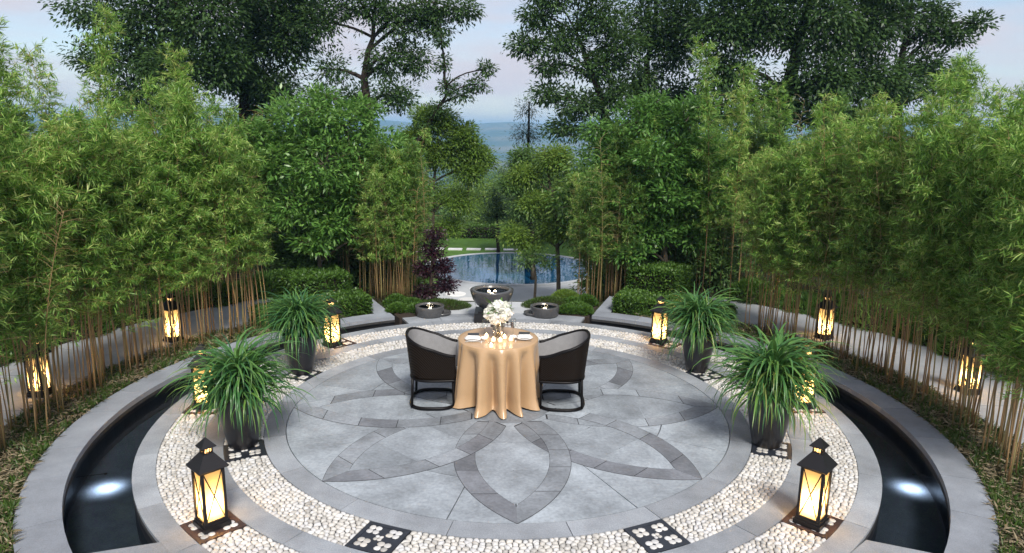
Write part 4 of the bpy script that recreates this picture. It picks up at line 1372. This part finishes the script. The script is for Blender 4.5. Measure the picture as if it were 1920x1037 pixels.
# ------------------------------------------------------------------ hedges and low plants
def hedge(name, label, poly, z0, z1, nleaf, leafm, L, W, seed, cat='hedge', group=None):
    """leafy body over a polygon footprint, softly rounded"""
    rng = np.random.default_rng(seed)
    xs, ys = [p[0] for p in poly], [p[1] for p in poly]
    cx, cy_ = sum(xs) / len(xs), sum(ys) / len(ys)
    t = empty(name, (cx, cy_, z0))
    tag(t, label, cat, group)
    # woody core
    core = [(cx + (x - cx) * .86 - cx, cy_ + (y - cy_) * .86 - cy_) for x, y in poly]
    MB().prism(core, .0, (z1 - z0) * .85).build('branches', M['bark'], t)
    Q = []
    pa = np.array(poly)
    n = len(poly)
    def inside(p):
        c = np.zeros(len(p), bool)
        j = n - 1
        for i in range(n):
            a, b = pa[i], pa[j]
            cond = ((a[1] > p[:, 1]) != (b[1] > p[:, 1])) & (p[:, 0] < (b[0] - a[0]) * (p[:, 1] - a[1]) / (b[1] - a[1] + 1e-12) + a[0])
            c ^= cond; j = i
        return c
    # top
    p = np.column_stack([rng.uniform(min(xs), max(xs), nleaf * 3), rng.uniform(min(ys), max(ys), nleaf * 3)])
    p = p[inside(p)][:nleaf]
    bump = .02 * np.sin(p[:, 0] * 9) * np.cos(p[:, 1] * 8)
    C = np.column_stack([p[:, 0], p[:, 1], z1 + bump + rng.normal(0, .02, len(p))])
    D = rng.normal(0, 1, (len(p), 3)) + np.array((0, 0, .7))
    Q.append(leaf_quads(rng, C, D, rng.uniform(.7, 1.2, len(p)) * L, rng.uniform(.8, 1.2, len(p)) * W))
    # sides
    per = [math.dist(poly[i], poly[(i + 1) % n]) for i in range(n)]
    for i in range(n):
        a, b = pa[i], pa[(i + 1) % n]
        m = int(nleaf * .9 * per[i] / sum(per) * 1.6)
        s = rng.random(m)[:, None]; h = rng.random(m)
        nn = np.array((b[1] - a[1], a[0] - b[0])); nn = nn / (np.linalg.norm(nn) + 1e-9)
        if np.dot(nn, (a + b) / 2 - np.array((cx, cy_))) < 0: nn = -nn
        q = a + (b - a) * s + nn * rng.normal(-.01, .02, (m, 1))
        C = np.column_stack([q[:, 0], q[:, 1], z0 + h * (z1 - z0)])
        D = rng.normal(0, .8, (m, 3)) + np.array((nn[0], nn[1], .3))
        Q.append(leaf_quads(rng, C, D, rng.uniform(.7, 1.2, m) * L, rng.uniform(.8, 1.2, m) * W))
    Q = np.concatenate(Q) - np.array((cx, cy_, z0))
    link('foliage', mesh_quads('foliage', Q), leafm, t)
    return t

def sect_poly(r0, r1, a0, a1, n=8): return arc(r0, R(a0), R(a1), n) + arc(r1, R(a0), R(a1), n)[::-1]
hedge('box_hedge', 'low clipped box hedge inside the stone coping, its top in bright light green', sect_poly(4.78, 5.5, 46, 67.5), -.02, .24, 5200, M['box_leaf'], .05, .028, 301)
hedge('box_hedge', 'low clipped box hedge inside the stone coping, in front of the thin brown tree stems', sect_poly(4.78, 5.4, 120, 141), -.02, .26, 5200, M['box_leaf'], .05, .028, 302)
hedge('shrub', 'rounded clipped shrub behind the low box hedge and next to a brown trunk', sect_poly(5.6, 6.5, 58, 67), -.02, .62, 4200, M['box_leaf'], .06, .03, 303, 'shrub')
hedge('shrub', 'leafy dark shrub behind the low box hedge and under the broadleaved tree', sect_poly(5.6, 6.6, 121, 131), -.02, .5, 4200, M['box_leaf'], .06, .03, 304, 'shrub')
hedge('long_hedge', 'long low trimmed hedge along the far end of the lawn', [(-9, 22.4), (6, 22.4), (6, 23.2), (-9, 23.2)], POOL_Z, POOL_Z + .5, 6000, M['box_leaf'], .10, .05, 305)
def mound(name, label, c, rx, ry, h, n, leafm, L, W, seed, cat='plant', group=None):
    rng = np.random.default_rng(seed)
    t = empty(name, c)
    tag(t, label, cat, group)
    prof = MB()
    V, F = [], []
    na, nr = 24, 5
    for i in range(nr + 1):
        s = i / nr
        for k in range(na):
            a = 2 * PI * k / na
            V.append((rx * .95 * s * math.cos(a), ry * .95 * s * math.sin(a), h * .9 * (1 - s * s)))
    for i in range(nr):
        for k in range(na):
            l = (k + 1) % na
            F.append((i * na + k, (i + 1) * na + k, (i + 1) * na + l, i * na + l))
    prof.add(V, F).build('soil', M['soil'], t, True)
    a = rng.uniform(0, 2 * PI, n); s = np.sqrt(rng.random(n))
    C = np.column_stack([rx * s * np.cos(a), ry * s * np.sin(a), h * .9 * (1 - s * s)])
    D = rng.normal(0, .6, (n, 3)) + np.column_stack([np.cos(a) * s, np.sin(a) * s, np.full(n, 1.0)])
    link('foliage', mesh_quads('foliage', leaf_quads(rng, C, D, rng.uniform(.6, 1.3, n) * L, rng.uniform(.8, 1.2, n) * W)), leafm, t)
mound('grass_mound', 'small mound of short grass behind a low fountain bowl on the purple tree side', (-1.25, 4.62, 0), .55, .34, .10, 4200, M['grass'], .05, .008, 311)
mound('grass_mound', 'small mound of dark ground cover behind a low fountain bowl on the young tree side', (.72, 4.72, 0), .5, .3, .16, 4200, M['grass'], .05, .008, 312)
mound('low_shrub', 'low feathery shrub beside the walkway near the bamboo thicket', (1.05, 5.3, -.05), .3, .28, .2, 3600, M['lime_leaf'], .07, .014, 313, 'shrub')
mound('low_shrub', 'low dark shrub at the kerb behind the fountain bowl', (1.2, 4.5, 0), .26, .24, .12, 2400, M['box_leaf'], .05, .02, 314, 'shrub')
mound('low_shrub', 'low dark shrub at the foot of the purple tree', (-1.75, 4.55, 0), .24, .26, .14, 2400, M['box_leaf'], .05, .02, 315, 'shrub')

for x, y, rx, h, sd in ((-1.62, 4.30, .18, .10, 321), (-1.95, 4.25, .18, .12, 322), (-2.05, 4.72, .22, .17, 323), (1.0, 4.32, .18, .10, 324), (1.28, 4.28, .16, .10, 325), (1.12, 4.75, .22, .14, 326), (1.4, 4.9, .2, .16, 327)):
    mound('low_shrub', 'low dark leafy shrub planted between the coping corner and a fountain bowl', (x, y, 0), rx, rx, h, 1500, M['box_leaf'], .06, .024, sd, 'shrub', 'low shrubs by the fountain bowls')
for i in range(26):
    a = R(-8 + 62 * (i % 13 + rnd.random() * .6) / 13) if i < 13 else R(128 + 62 * (i % 13 + rnd.random() * .6) / 13)
    r = rnd.uniform(7.05, 7.35)
    mound('border_shrub', 'leafy green shrub along the outer edge of the concrete path', (r * math.cos(a), r * math.sin(a), -.02), rnd.uniform(.42, .55), rnd.uniform(.4, .5), rnd.uniform(.22, .5), 1700, M['bamboo_deep' if i % 3 else 'box_leaf'], .14, .026, 340 + i, 'shrub', 'shrubs along the outer edge of the path')
# strip under the bamboo: dry leaves and ground cover nobody could count
def strip_cover():
    rng = np.random.default_rng(5)
    Q, G_ = [], []
    for a0, a1, n in ((-70, 62, 11000), (126, 250, 11000)):
        a = np.radians(rng.uniform(a0, a1, n)); r = rng.uniform(4.66, 5.36, n)
        C = np.column_stack([r * np.cos(a), r * np.sin(a), rng.uniform(-.005, .03, n)])
        D = rng.normal(0, 1, (n, 3)) * np.array((1, 1, .22))
        Q.append(leaf_quads(rng, C, D, rng.uniform(.05, .12, n), rng.uniform(.008, .018, n)))
        m = 24000
        a = np.radians(rng.uniform(a0, a1, m)); r = 4.67 + .66 * rng.random(m) ** 1.4
        pat = np.sin(a * 23 + r * 9) + np.sin(a * 51 - r * 14) + rng.normal(0, .8, m)
        a, r = a[pat > -.1], r[pat > -.1]
        m = len(a)
        C = np.column_stack([r * np.cos(a), r * np.sin(a), np.full(m, -.01)])
        D = rng.normal(0, .7, (m, 3)) + np.array((0, 0, .8))
        G_.append(leaf_quads(rng, C, D, rng.uniform(.05, .11, m), rng.uniform(.008, .016, m)))
    o = link('leaf_litter', mesh_quads('leaf_litter', np.concatenate(Q)), M['litter'])
    tag(o, 'dry fallen bamboo leaves strewn under the bamboo', 'leaf litter', kind='stuff')
    o = link('ground_cover', mesh_quads('ground_cover', np.concatenate(G_)), M['grass'])
    tag(o, 'low green ground cover under the bamboo along the coping', 'ground cover', kind='stuff')
strip_cover()

# ------------------------------------------------------------------ potted strap-leaved plants
def strap_curve(rng, L, el, grav):
    """profile (distance, height) of an arching leaf"""
    pts = []
    n = 8
    x = z = 0.0
    a = el
    st = L / n
    for i in range(n + 1):
        pts.append((x, z))
        x += math.cos(a) * st; z += math.sin(a) * st
        a -= grav * (.5 + i / n) / n
        a = max(a, -1.45)
    return pts

def strap_mesh(prof, w, twist):
    V, F = [], []
    n = len(prof) - 1
    for i, (x, z) in enumerate(prof):
        t = i / n
        ww = w * (.55 + .9 * t if t < .3 else .82 * (1 - ((t - .3) / .7) ** 1.8) + .02) * .5
        s = twist * t
        V += [(x - s * .0, -ww, z + ww * .5 + s * ww), (x, 0, z), (x, ww, z + ww * .5 - s * ww)]
    for i in range(n):
        for k in (0, 1):
            F.append((i * 3 + k, (i + 1) * 3 + k, (i + 1) * 3 + k + 1, i * 3 + k + 1))
    return V, F

prng = np.random.default_rng(77)
STRAPS = []
for i in range(16):
    el = prng.uniform(.75, 1.45)
    V, F = strap_mesh(strap_curve(prng, prng.uniform(.55, .80), el, prng.uniform(2.0, 3.6)), prng.uniform(.026, .038), prng.uniform(-.6, .6))
    me = mesh_py('leaf', V, F, True); me.materials.append(M['strap'])
    STRAPS.append(me)

def potted_plant(x, y, label, s, seed, hh):
    rng = np.random.default_rng(seed)
    t = empty('potted_plant', (x, y, .006), rng.uniform(0, 6))
    tag(t, label, 'potted plant')
    t.scale = (s, s, s)
    MB().lathe([(.001, 0), (.135, 0), (.14, .01), (.165, .12), (.195, .28), (.214, .42), (.222, .52), (.226, .55), (.214, .556), (.20, .55), (.198, .50), (.001, .50)], 40).build('pot', M['pot'], t, True)
    MB().lathe([(.001, .52), (.10, .517), (.198, .505)], 24).build('soil', M['soil'], t, True)
    # short stems that carry the leaf tufts
    heads = [(0, 0, hh)] + [(.11 * math.cos(k * 1.257 + .4), .11 * math.sin(k * 1.257 + .4), hh - .05 - .08 * rng.random()) for k in range(5)]
    sm = MB()
    for hx, hy, hz in heads:
        sm.tube([(hx * .6, hy * .6, .5), (hx, hy, hz)], [.03, .022], 7)
    sm.build('stem', M['bark_grey'], t, True)
    n_part = 200
    for i in range(n_part):
        h = heads[i % len(heads)]
        o = link('leaf', STRAPS[rng.integers(len(STRAPS))], None, t)
        o.location = (h[0], h[1], h[2] - .03 + rng.uniform(-.05, .05))
        o.rotation_euler = (rng.normal(0, .12), rng.normal(0, .12), rng.uniform(0, 2 * PI))
        k = rng.uniform(.85, 1.12) * (1.0, 1.07, .9, .97)[seed - 1]
        o.scale = (k, k, k)
    # the finer leaves between them
    VV, FF = [], []
    for i in range(520):
        h = heads[i % len(heads)]
        el = rng.uniform(.25, 1.5)
        V, F = strap_mesh(strap_curve(rng, rng.uniform(.42, .80), el, rng.uniform(1.6, 3.6)), rng.uniform(.018, .03), rng.uniform(-.8, .8))
        a = rng.uniform(0, 2 * PI)
        ca, sa = math.cos(a), math.sin(a)
        b = len(VV)
        z0 = h[2] - .06 + rng.uniform(-.12, .05)
        VV += [(h[0] + p[0] * ca - p[1] * sa, h[1] + p[0] * sa + p[1] * ca, z0 + p[2]) for p in V]
        FF += [tuple(q + b for q in f) for f in F]
    o = link('foliage', mesh_py('foliage', VV, FF, True), M['strap'], t)
    tag(o, kind='stuff')
    return t
potted_plant(-2.64, -1.06, 'large blue green strap leaved plant in black pot hiding much of a lit lantern', 1.0, 1, .70)
potted_plant(2.64, -.90, 'large strap leaved plant in a black pot, lit lantern at its side, yellow green heart', 1.02, 2, .74)
potted_plant(-2.68, 1.06, 'strap leaved plant with loose crown in black pot near the hedge and brown stems', .97, 3, .76)
potted_plant(2.50, 1.33, 'strap leaved plant with full crown in black pot near the bright box hedge', .97, 4, .74)

# ------------------------------------------------------------------ fountains
def fountain():
    x, y = -.30, 3.78
    t = empty('fountain', (x, y, .002))
    tag(t, 'large dark stone fountain bowl on a square plinth at the head of the terrace', 'fountain')
    MB().box((0, 0, .075), (.56, .5, .15)).box((0, 0, .165), (.44, .40, .03)).build('plinth', M['wall_dark'], t)
    MB().lathe([(.10, .18), (.16, .195), (.25, .26), (.315, .35), (.35, .45), (.362, .50), (.36, .515), (.29, .517), (.28, .505), (.27, .46), (.20, .38), (.001, .36)], 48).build('bowl', M['bowl'], t, True)
    MB().lathe([(.001, .482), (.274, .482)], 40).build('water', M['bowl_water'], t)
    for s in (-.05, .05):
        MB().lathe([(.022, .45), (.022, .49), (.001, .495)], 12, (s, 0, 0)).build('spout_light', M['lamp_warm'], t, True)
        j = MB()
        j.tube([(s, 0, .49), (s * 1.3, .01, .57), (s * 1.9, .02, .60), (s * 2.5, .03, .56), (s * 3, .03, .485)], .005, 6)
        j.build('water_jet', M['glass'], t, True)
    l = bpy.data.lights.new('bowl_light', 'POINT'); l.energy = 2.0; l.color = (1, .75, .45); l.shadow_soft_size = .03
    lo = bpy.data.objects.new('bowl_light', l); COL.objects.link(lo); lo.parent = t; lo.location = (0, .0, .56)
fountain()
def low_bowl(x, y, side, label):
    t = empty('fountain_bowl', (x, y, .002))
    tag(t, label, 'fountain bowl')
    MB().lathe([(.001, 0), (.225, 0), (.235, .02), (.245, .10), (.25, .165), (.246, .175), (.205, .176), (.198, .168), (.19, .12), (.001, .11)], 44).build('bowl', M['bowl'], t, True)
    MB().lathe([(.001, .148), (.194, .148)], 32).build('water', M['bowl_water'], t)
    MB().lathe([(.03, .112), (.03, .135), (.001, .14)], 14).build('lamp', M['lamp_warm'], t, True)
    for k in (-1, 0, 1):
        MB().tube([(k * .03, 0, .145), (k * .035, 0, .20 + .02 * (k == 0)), (k * .045, 0, .205), (k * .055, 0, .15)], .004, 5).build('water_jet', M['glass'], t, True)
    MB().lathe([(.001, .0), (.15, 0), (.17, .03), (.17, .05), (.15, .05), (.14, .03), (.001, .02)], 32, (side * .19, .06, 0)).build('overflow_dish', M['bowl'], t, True)
    l = bpy.data.lights.new('dish_light', 'POINT'); l.energy = .9; l.color = (1, .74, .45); l.shadow_soft_size = .03
    lo = bpy.data.objects.new('dish_light', l); COL.objects.link(lo); lo.parent = t; lo.location = (0, 0, .185)
low_bowl(-1.36, 3.98, 1, 'low round fountain bowl lit from inside at the foot of the purple tree')
low_bowl(.60, 4.06, -1, 'low round fountain bowl lit from inside beside the dark ground cover mound')

# ------------------------------------------------------------------ table
TX, TY, TR, TZ = -.13, .235, .46, .75
t = empty('dining_table', (TX, TY, .0045))
tag(t, 'small round dining table under a gold cloth in the middle of the terrace', 'table')
MB().lathe([(.001, .715), (.452, .715), (.456, .725), (.452, .738), (.001, .738)], 48).build('table_top', M['rim'], t, True)
MB().lathe([(.04, .02), (.035, .1), (.03, .7), (.06, .715)], 20).build('pedestal', M['black_metal'], t, True)
MB().lathe([(.26, 0), (.26, .012), (.05, .03), (.001, .03)], 32).build('foot', M['black_metal'], t, True)

def tablecloth():
    na = 220
    rng = np.random.default_rng(9)
    th = np.linspace(0, 2 * PI, na, endpoint=False)
    # fold angles, uneven
    nf = 13
    fa = np.sort((np.arange(nf) + rng.uniform(-.28, .28, nf)) / nf * 2 * PI)
    ph = np.zeros(na)
    amp = np.zeros(na)
    A = rng.uniform(.6, 1.25, nf)
    for i in range(nf):
        a0, a1 = fa[i], fa[(i + 1) % nf] + (2 * PI if i == nf - 1 else 0)
        for k in range(na):
            x = th[k] if th[k] >= fa[0] else th[k] + 2 * PI
            if a0 <= x < a1:
                s = (x - a0) / (a1 - a0)
                ph[k] = math.cos(2 * PI * s)
                amp[k] = A[i] * (1 - s) + A[(i + 1) % nf] * s
    for k in range(na):
        for c0 in (0, PI, 2 * PI):
            amp[k] *= 1 - .85 * math.exp(-((th[k] - c0) / .5) ** 2)
    rows = []
    for r in (0.0, .15, .3, .42):
        rows.append([(r * math.cos(a), r * math.sin(a), TZ) for a in th])
    top_r = TR + .004
    rows.append([(top_r * .985 * math.cos(a), top_r * .985 * math.sin(a), TZ - .001) for a in th])
    rows.append([(top_r * 1.0 * math.cos(a), top_r * 1.0 * math.sin(a), TZ - .008) for a in th])
    nz = 14
    for j in range(1, nz + 1):
        s = j / nz
        z = TZ - .008 - (TZ - .024) * s
        row = []
        for k in range(na):
            d = s ** .65
            sh = ph[k] if ph[k] > 0 else ph[k] * 1.5
            r = TR + .004 + .012 * s + amp[k] * d * (.085 * sh + .01) + .008 * math.sin(5 * th[k] + 3 * s) * s
            tw = .05 * s * math.sin(3 * th[k] + 1.0)
            r += s * (.012 * math.sin(23 * th[k] + 2 * s + 3 * math.sin(2 * th[k])) * amp[k] + .008 * math.sin(41 * th[k] + 1.3))
            if j >= nz - 1: r += (.02 if j == nz - 1 else .045) * amp[k]
            if z > .66: r = max(r, .462)
            zz = z + (.006 * (1 - ph[k]) * amp[k] if j == nz else 0)
            row.append((r * math.cos(th[k] + tw), r * math.sin(th[k] + tw), zz))
        rows.append(row)
    V = [p for row in rows for p in row]
    F = []
    for i in range(len(rows) - 1):
        for k in range(na):
            l = (k + 1) % na
            F.append((i * na + k, (i + 1) * na + k, (i + 1) * na + l, i * na + l))
    me = mesh_py('tablecloth', V, F, True)
    o = link('tablecloth', me, M['satin'], None, (TX, TY, .0045))
    tag(o, 'gold satin cloth hanging in deep folds over the round table', 'tablecloth')
tablecloth()
TT = TZ + .0045 + .0015

# chairs --------------------------------------------------------------
def chair(x, y, rotz, label):
    """faces +x; origin on the floor in the middle of the seat"""
    t = empty('armchair', (x, y, .0045), rotz)
    tag(t, label, 'chair')
    t.scale = (.86, 1, 1)
    n = 44
    def plan(s, k=1.0):
        """s in -1..1 from one arm end round the back to the other"""
        q = .60
        if abs(s) <= q:
            a = PI + s / q * PI / 2
            cx, sy = math.cos(a), math.sin(a)
            e = 2 / 2.6
            px = .31 * math.copysign(abs(cx) ** e, cx)
            py = .30 * math.copysign(abs(sy) ** e, sy)
        else:
            f = (abs(s) - q) / (1 - q)
            px, py = .30 * f, -math.copysign(.30 - .025 * f * f, s)
        return px * k if px < 0 else px, py * k
    def top(s):
        c = .5 + .5 * math.cos(PI * min(1, abs(s) * 1.02))
        return .63 + .195 * c ** .8
    def bot(s): return .345
    def flare(s, h):
        """the shell leans outward towards its rim, most at the back"""
        return 1 + (.10 + .10 * (1 - abs(s))) * h
    V, F = [], []
    nz = 8
    for layer, k in ((0, 1.0), (1, .90)):
        for i in range(n + 1):
            s = -1 + 2 * i / n
            for j in range(nz + 1):
                h = j / nz
                px, py = plan(s, k * flare(s, h))
                V.append((px, py, bot(s) + (top(s) - bot(s)) * h))
    m = nz + 1
    off = (n + 1) * m
    Fo = [(i * m + j, i * m + j + 1, (i + 1) * m + j + 1, (i + 1) * m + j) for i in range(n) for j in range(nz)]
    Fi = [(off + i * m + j, off + (i + 1) * m + j, off + (i + 1) * m + j + 1, off + i * m + j + 1) for i in range(n) for j in range(nz)]
    edge = []
    for j in range(nz):
        edge += [(j, off + j, off + j + 1, j + 1)]
        q = n * m
        edge += [(q + j, q + j + 1, off + q + j + 1, off + q + j)]
    for i in range(n):
        edge.append((i * m, (i + 1) * m, off + (i + 1) * m, off + i * m))
    MB().add(V, Fo + edge).build('shell', M['weave'], t, True)
    MB().add(V, Fi).build('lining', M['grey_fabric'], t, True)
    rim = []
    for i in range(n + 1):
        s = -1 + 2 * i / n
        px, py = plan(s, .95 * flare(s, 1) + .01)
        rim.append((px, py, top(s) + .004))
    MB().tube(rim, .02, 9).build('rim', M['rim'], t, True)
    low = []
    for i in range(n + 1):
        s = -1 + 2 * i / n
        px, py = plan(s, .98)
        low.append((px, py, .342))
    MB().tube(low, .016, 8).build('bottom_rail', M['rim'], t, True)
    # seat and cushion
    N = 40
    def se(k, a):
        cx, sy = math.cos(a), math.sin(a)
        e = 2 / 3.4
        return (.29 * k * math.copysign(abs(cx) ** e, cx) + .01, .27 * k * math.copysign(abs(sy) ** e, sy))
    poly = [se(1, 2 * PI * i / N) for i in range(N)]
    MB().prism(poly, .335, .375).build('seat', M['rim'], t)
    c = MB()
    VV, FF = [], []
    prof = ((.96, .376), (1.0, .40), (1.0, .435), (.93, .462), (.6, .472))
    for k, z in prof:
        VV += [(*se(k * .97, 2 * PI * i / N), z) for i in range(N)]
    for r in range(len(prof) - 1):
        for i in range(N):
            FF.append((r * N + i, r * N + (i + 1) % N, (r + 1) * N + (i + 1) % N, (r + 1) * N + i))
    FF.append(tuple((len(prof) - 1) * N + i for i in range(N)))
    c.add(VV, FF).build('cushion', M['grey_fabric'], t, True)
    # floor ring and legs
    ring = []
    for i in range(48):
        a = 2 * PI * i / 48
        cx, sy = math.cos(a), math.sin(a)
        e = 2 / 3.0
        ring.append((.31 * math.copysign(abs(cx) ** e, cx), .305 * math.copysign(abs(sy) ** e, sy), .02))
    MB().tube(ring, .0195, 9, closed=True).build('floor_ring', M['rim'], t, True)
    for sx in (-1, 1):
        for sy in (-1, 1):
            MB().tube([(sx * .275, sy * .245, .02), (sx * .268, sy * .24, .2), (sx * .262, sy * .235, .36)], .017, 8).build('leg', M['rim'], t, True)
    return t
chair(-.865, .16, R(2), 'dark wicker tub chair on the purple tree side of the gold table')
chair(.605, .165, PI - R(2), 'dark wicker tub chair on the young tree side of the gold table')

# things on the table ----------------------------------------------------
def P_(u, v): 
    """a spot on the table top"""
    d = _r * ((u - 960) / F_PX) + _u * (-(v - 518.5) / F_PX) + _f
    p = CAM + d * ((TT - CAM.z) / d.z)
    return p.x, p.y

def flowers():
    x, y = P_(934, 634)
    t = empty('flower_arrangement', (x, y, TT))
    t.scale = (1.25, 1.25, 1.3)
    tag(t, 'white flowers with green leaves in a tall clear glass vase', 'flowers')
    rng = np.random.default_rng(3)
    MB().lathe([(.045, .0), (.048, .004), (.05, .19), (.0475, .19), (.0455, .01), (.001, .008)], 28).build('vase', M['glass'], t, True)
    MB().lathe([(.001, .011), (.0448, .011), (.0465, .12), (.001, .12)], 20).build('water', M['glass'], t, True)
    heads = [(-.085, -.05, .235), (-.03, -.085, .20), (.085, -.03, .25), (.05, -.07, .215), (0, .0, .30), (-.05, .06, .26), (.07, .07, .27), (-.005, -.04, .29)]
    for hx, hy, hz in heads:
        b = (hx * -.25, hy * -.25 + .0, .015)
        MB().tube([b, (hx * .25, hy * .25, .14), (hx * .8, hy * .8, hz - .03)], [.0045, .004, .0035], 6).build('stem', M['stem'], t, True)
    for hx, hy, hz in heads:
        n = 60
        u = nrm(rng.normal(0, 1, (n, 3)))
        C = np.array((hx, hy, hz)) + u * .035
        T = nrm(np.cross(u, rng.normal(0, 1, (n, 3))))
        Q = leaf_quads(rng, C, T + u * .55, rng.uniform(.025, .04, n), rng.uniform(.025, .038, n), up=u, fold=.2)
        # filled heart so that the head reads as one bloom
        f = link('flower', mesh_quads('flower', Q), M['petal'], t)
        MB().lathe([(.001, -.036), (.026, -.025), (.036, 0), (.026, .025), (.001, .036)], 12, (hx, hy, hz)).build('heart', M['petal'], f, True)
    for i in range(22):
        a = rng.uniform(0, 2 * PI)
        C = np.array([(math.cos(a) * .05, math.sin(a) * .05, rng.uniform(.22, .30))])
        D = np.array([(math.cos(a), math.sin(a), rng.uniform(-.1, 1.0))])
        link('leaf', mesh_quads('leaf', leaf_quads(rng, C, D, [rng.uniform(.08, .12)], [.035])), M['flower_leaf'], t)
flowers()

def votive(u, v, label, s=1.0):
    x, y = P_(u, v)
    t = empty('votive_candle', (x, y, TT))
    t.scale = (s, s, s)
    tag(t, label, 'candle', 'votive candles round the vase')
    MB().lathe([(.001, 0), (.026, 0), (.03, .005), (.034, .06), (.0315, .06), (.027, .008), (.001, .006)], 20).build('glass', M['glass'], t, True)
    MB().lathe([(.001, .008), (.0265, .008), (.029, .038), (.001, .036)], 16).build('wax', M['glow_wax'], t, True)
    MB().lathe([(.001, .037), (.004, .042), (.005, .049), (.001, .06)], 8).build('flame', M['flame'], t, True)
    l = bpy.data.lights.new('votive_light', 'POINT'); l.energy = .13; l.color = (1, .7, .45); l.shadow_soft_size = .012
    lo = bpy.data.objects.new('votive_light', l); COL.objects.link(lo); lo.parent = t; lo.location = (0, 0, .07)
for u, v in ((912, 634), (925, 641), (938, 642), (946, 636), (921, 652), (958, 640)):
    votive(u, v, 'small lit votive candle in a glass cup at the foot of the vase')

def setting(u, v, sgn, who):
    x, y = P_(u, v)
    def put(name, mb, mat, dx, dy, lb, cat, rz=0, dz=0, smooth=False):
        o = mb.build(name, mat, None, smooth, (x + dx, y + dy, TT + dz), rz)
        tag(o, lb, cat); return o
    put('plate', MB().lathe([(.001, 0), (.06, 0), (.10, .012), (.098, .016), (.058, .005), (.001, .005)], 32), M['white_china'], 0, 0, 'round white plate ' + who, 'plate', smooth=True)
    put('square_plate', MB().box((0, 0, .006), (.13, .13, .012)), M['black_plate'], 0, .09, 'square black slate plate ' + who, 'plate', sgn * .08, .0175)
    put('napkin', MB().box((0, 0, .008), (.15, .075, .016)).box((0, -.004, .021), (.13, .06, .01)), M['napkin'], .0, -.02, 'folded white napkin on the white plate ' + who, 'napkin', -sgn * .06, .017)
    m = MB()
    m.tube([(-.11, .0, .012), (.11, .006, .009)], [.0035, .0022], 6)
    put('chopstick', m, M['chopstick'], sgn * .03, -.105, 'black chopstick laid across the cloth ' + who, 'chopstick', sgn * .08)
    m = MB()
    m.tube([(-.11, .0, .012), (.11, -.004, .009)], [.0035, .0022], 6)
    put('chopstick', m, M['chopstick'], sgn * .03, -.125, 'black chopstick nearest the table edge ' + who, 'chopstick', sgn * .14)
    put('chopstick_rest', MB().box((0, 0, .004), (.012, .05, .008)), M['white_china'], sgn * .10, -.115, 'small white chopstick rest ' + who, 'chopstick rest')
    g = empty('wine_glass', (x + sgn * .13, y + .10, TT))
    tag(g, 'clear stemmed wine glass ' + who, 'glass')
    MB().lathe([(.001, 0), (.033, 0), (.033, .003), (.005, .007), (.004, .09)], 24).build('foot', M['glass'], g, True)
    MB().lathe([(.004, .09), (.026, .105), (.036, .135), (.034, .18), (.029, .205)], 24).build('cup', M['glass'], g, True)
    put('small_bowl', MB().lathe([(.001, 0), (.02, 0), (.035, .018), (.04, .035), (.037, .035), (.03, .016), (.001, .006)], 24), M['white_china'], sgn * .13, -.03, 'small white china cup ' + who, 'cup', smooth=True)
setting(887, 636, 1, 'on the purple tree side of the table')
setting(983, 634, -1, 'on the young tree side of the table')

# ------------------------------------------------------------------ air between the garden and the hills
def haze():
    m = bpy.data.materials.new('haze_air')
    m.use_nodes = True
    N, L = m.node_tree.nodes, m.node_tree.links
    N.remove(N['Principled BSDF'])
    v = N.new('ShaderNodeVolumePrincipled')
    v.inputs['Color'].default_value = (.38, .67, 1, 1)
    v.inputs['Density'].default_value = .0005
    v.inputs['Anisotropy'].default_value = .1
    L.new(v.outputs[0], N['Material Output'].inputs['Volume'])
    o = MB().box((0, 0, -9), (11200, 11200, 106)).build('haze', m)
    tag(o, 'thin blue evening haze over the valley', 'haze', kind='stuff')
haze()
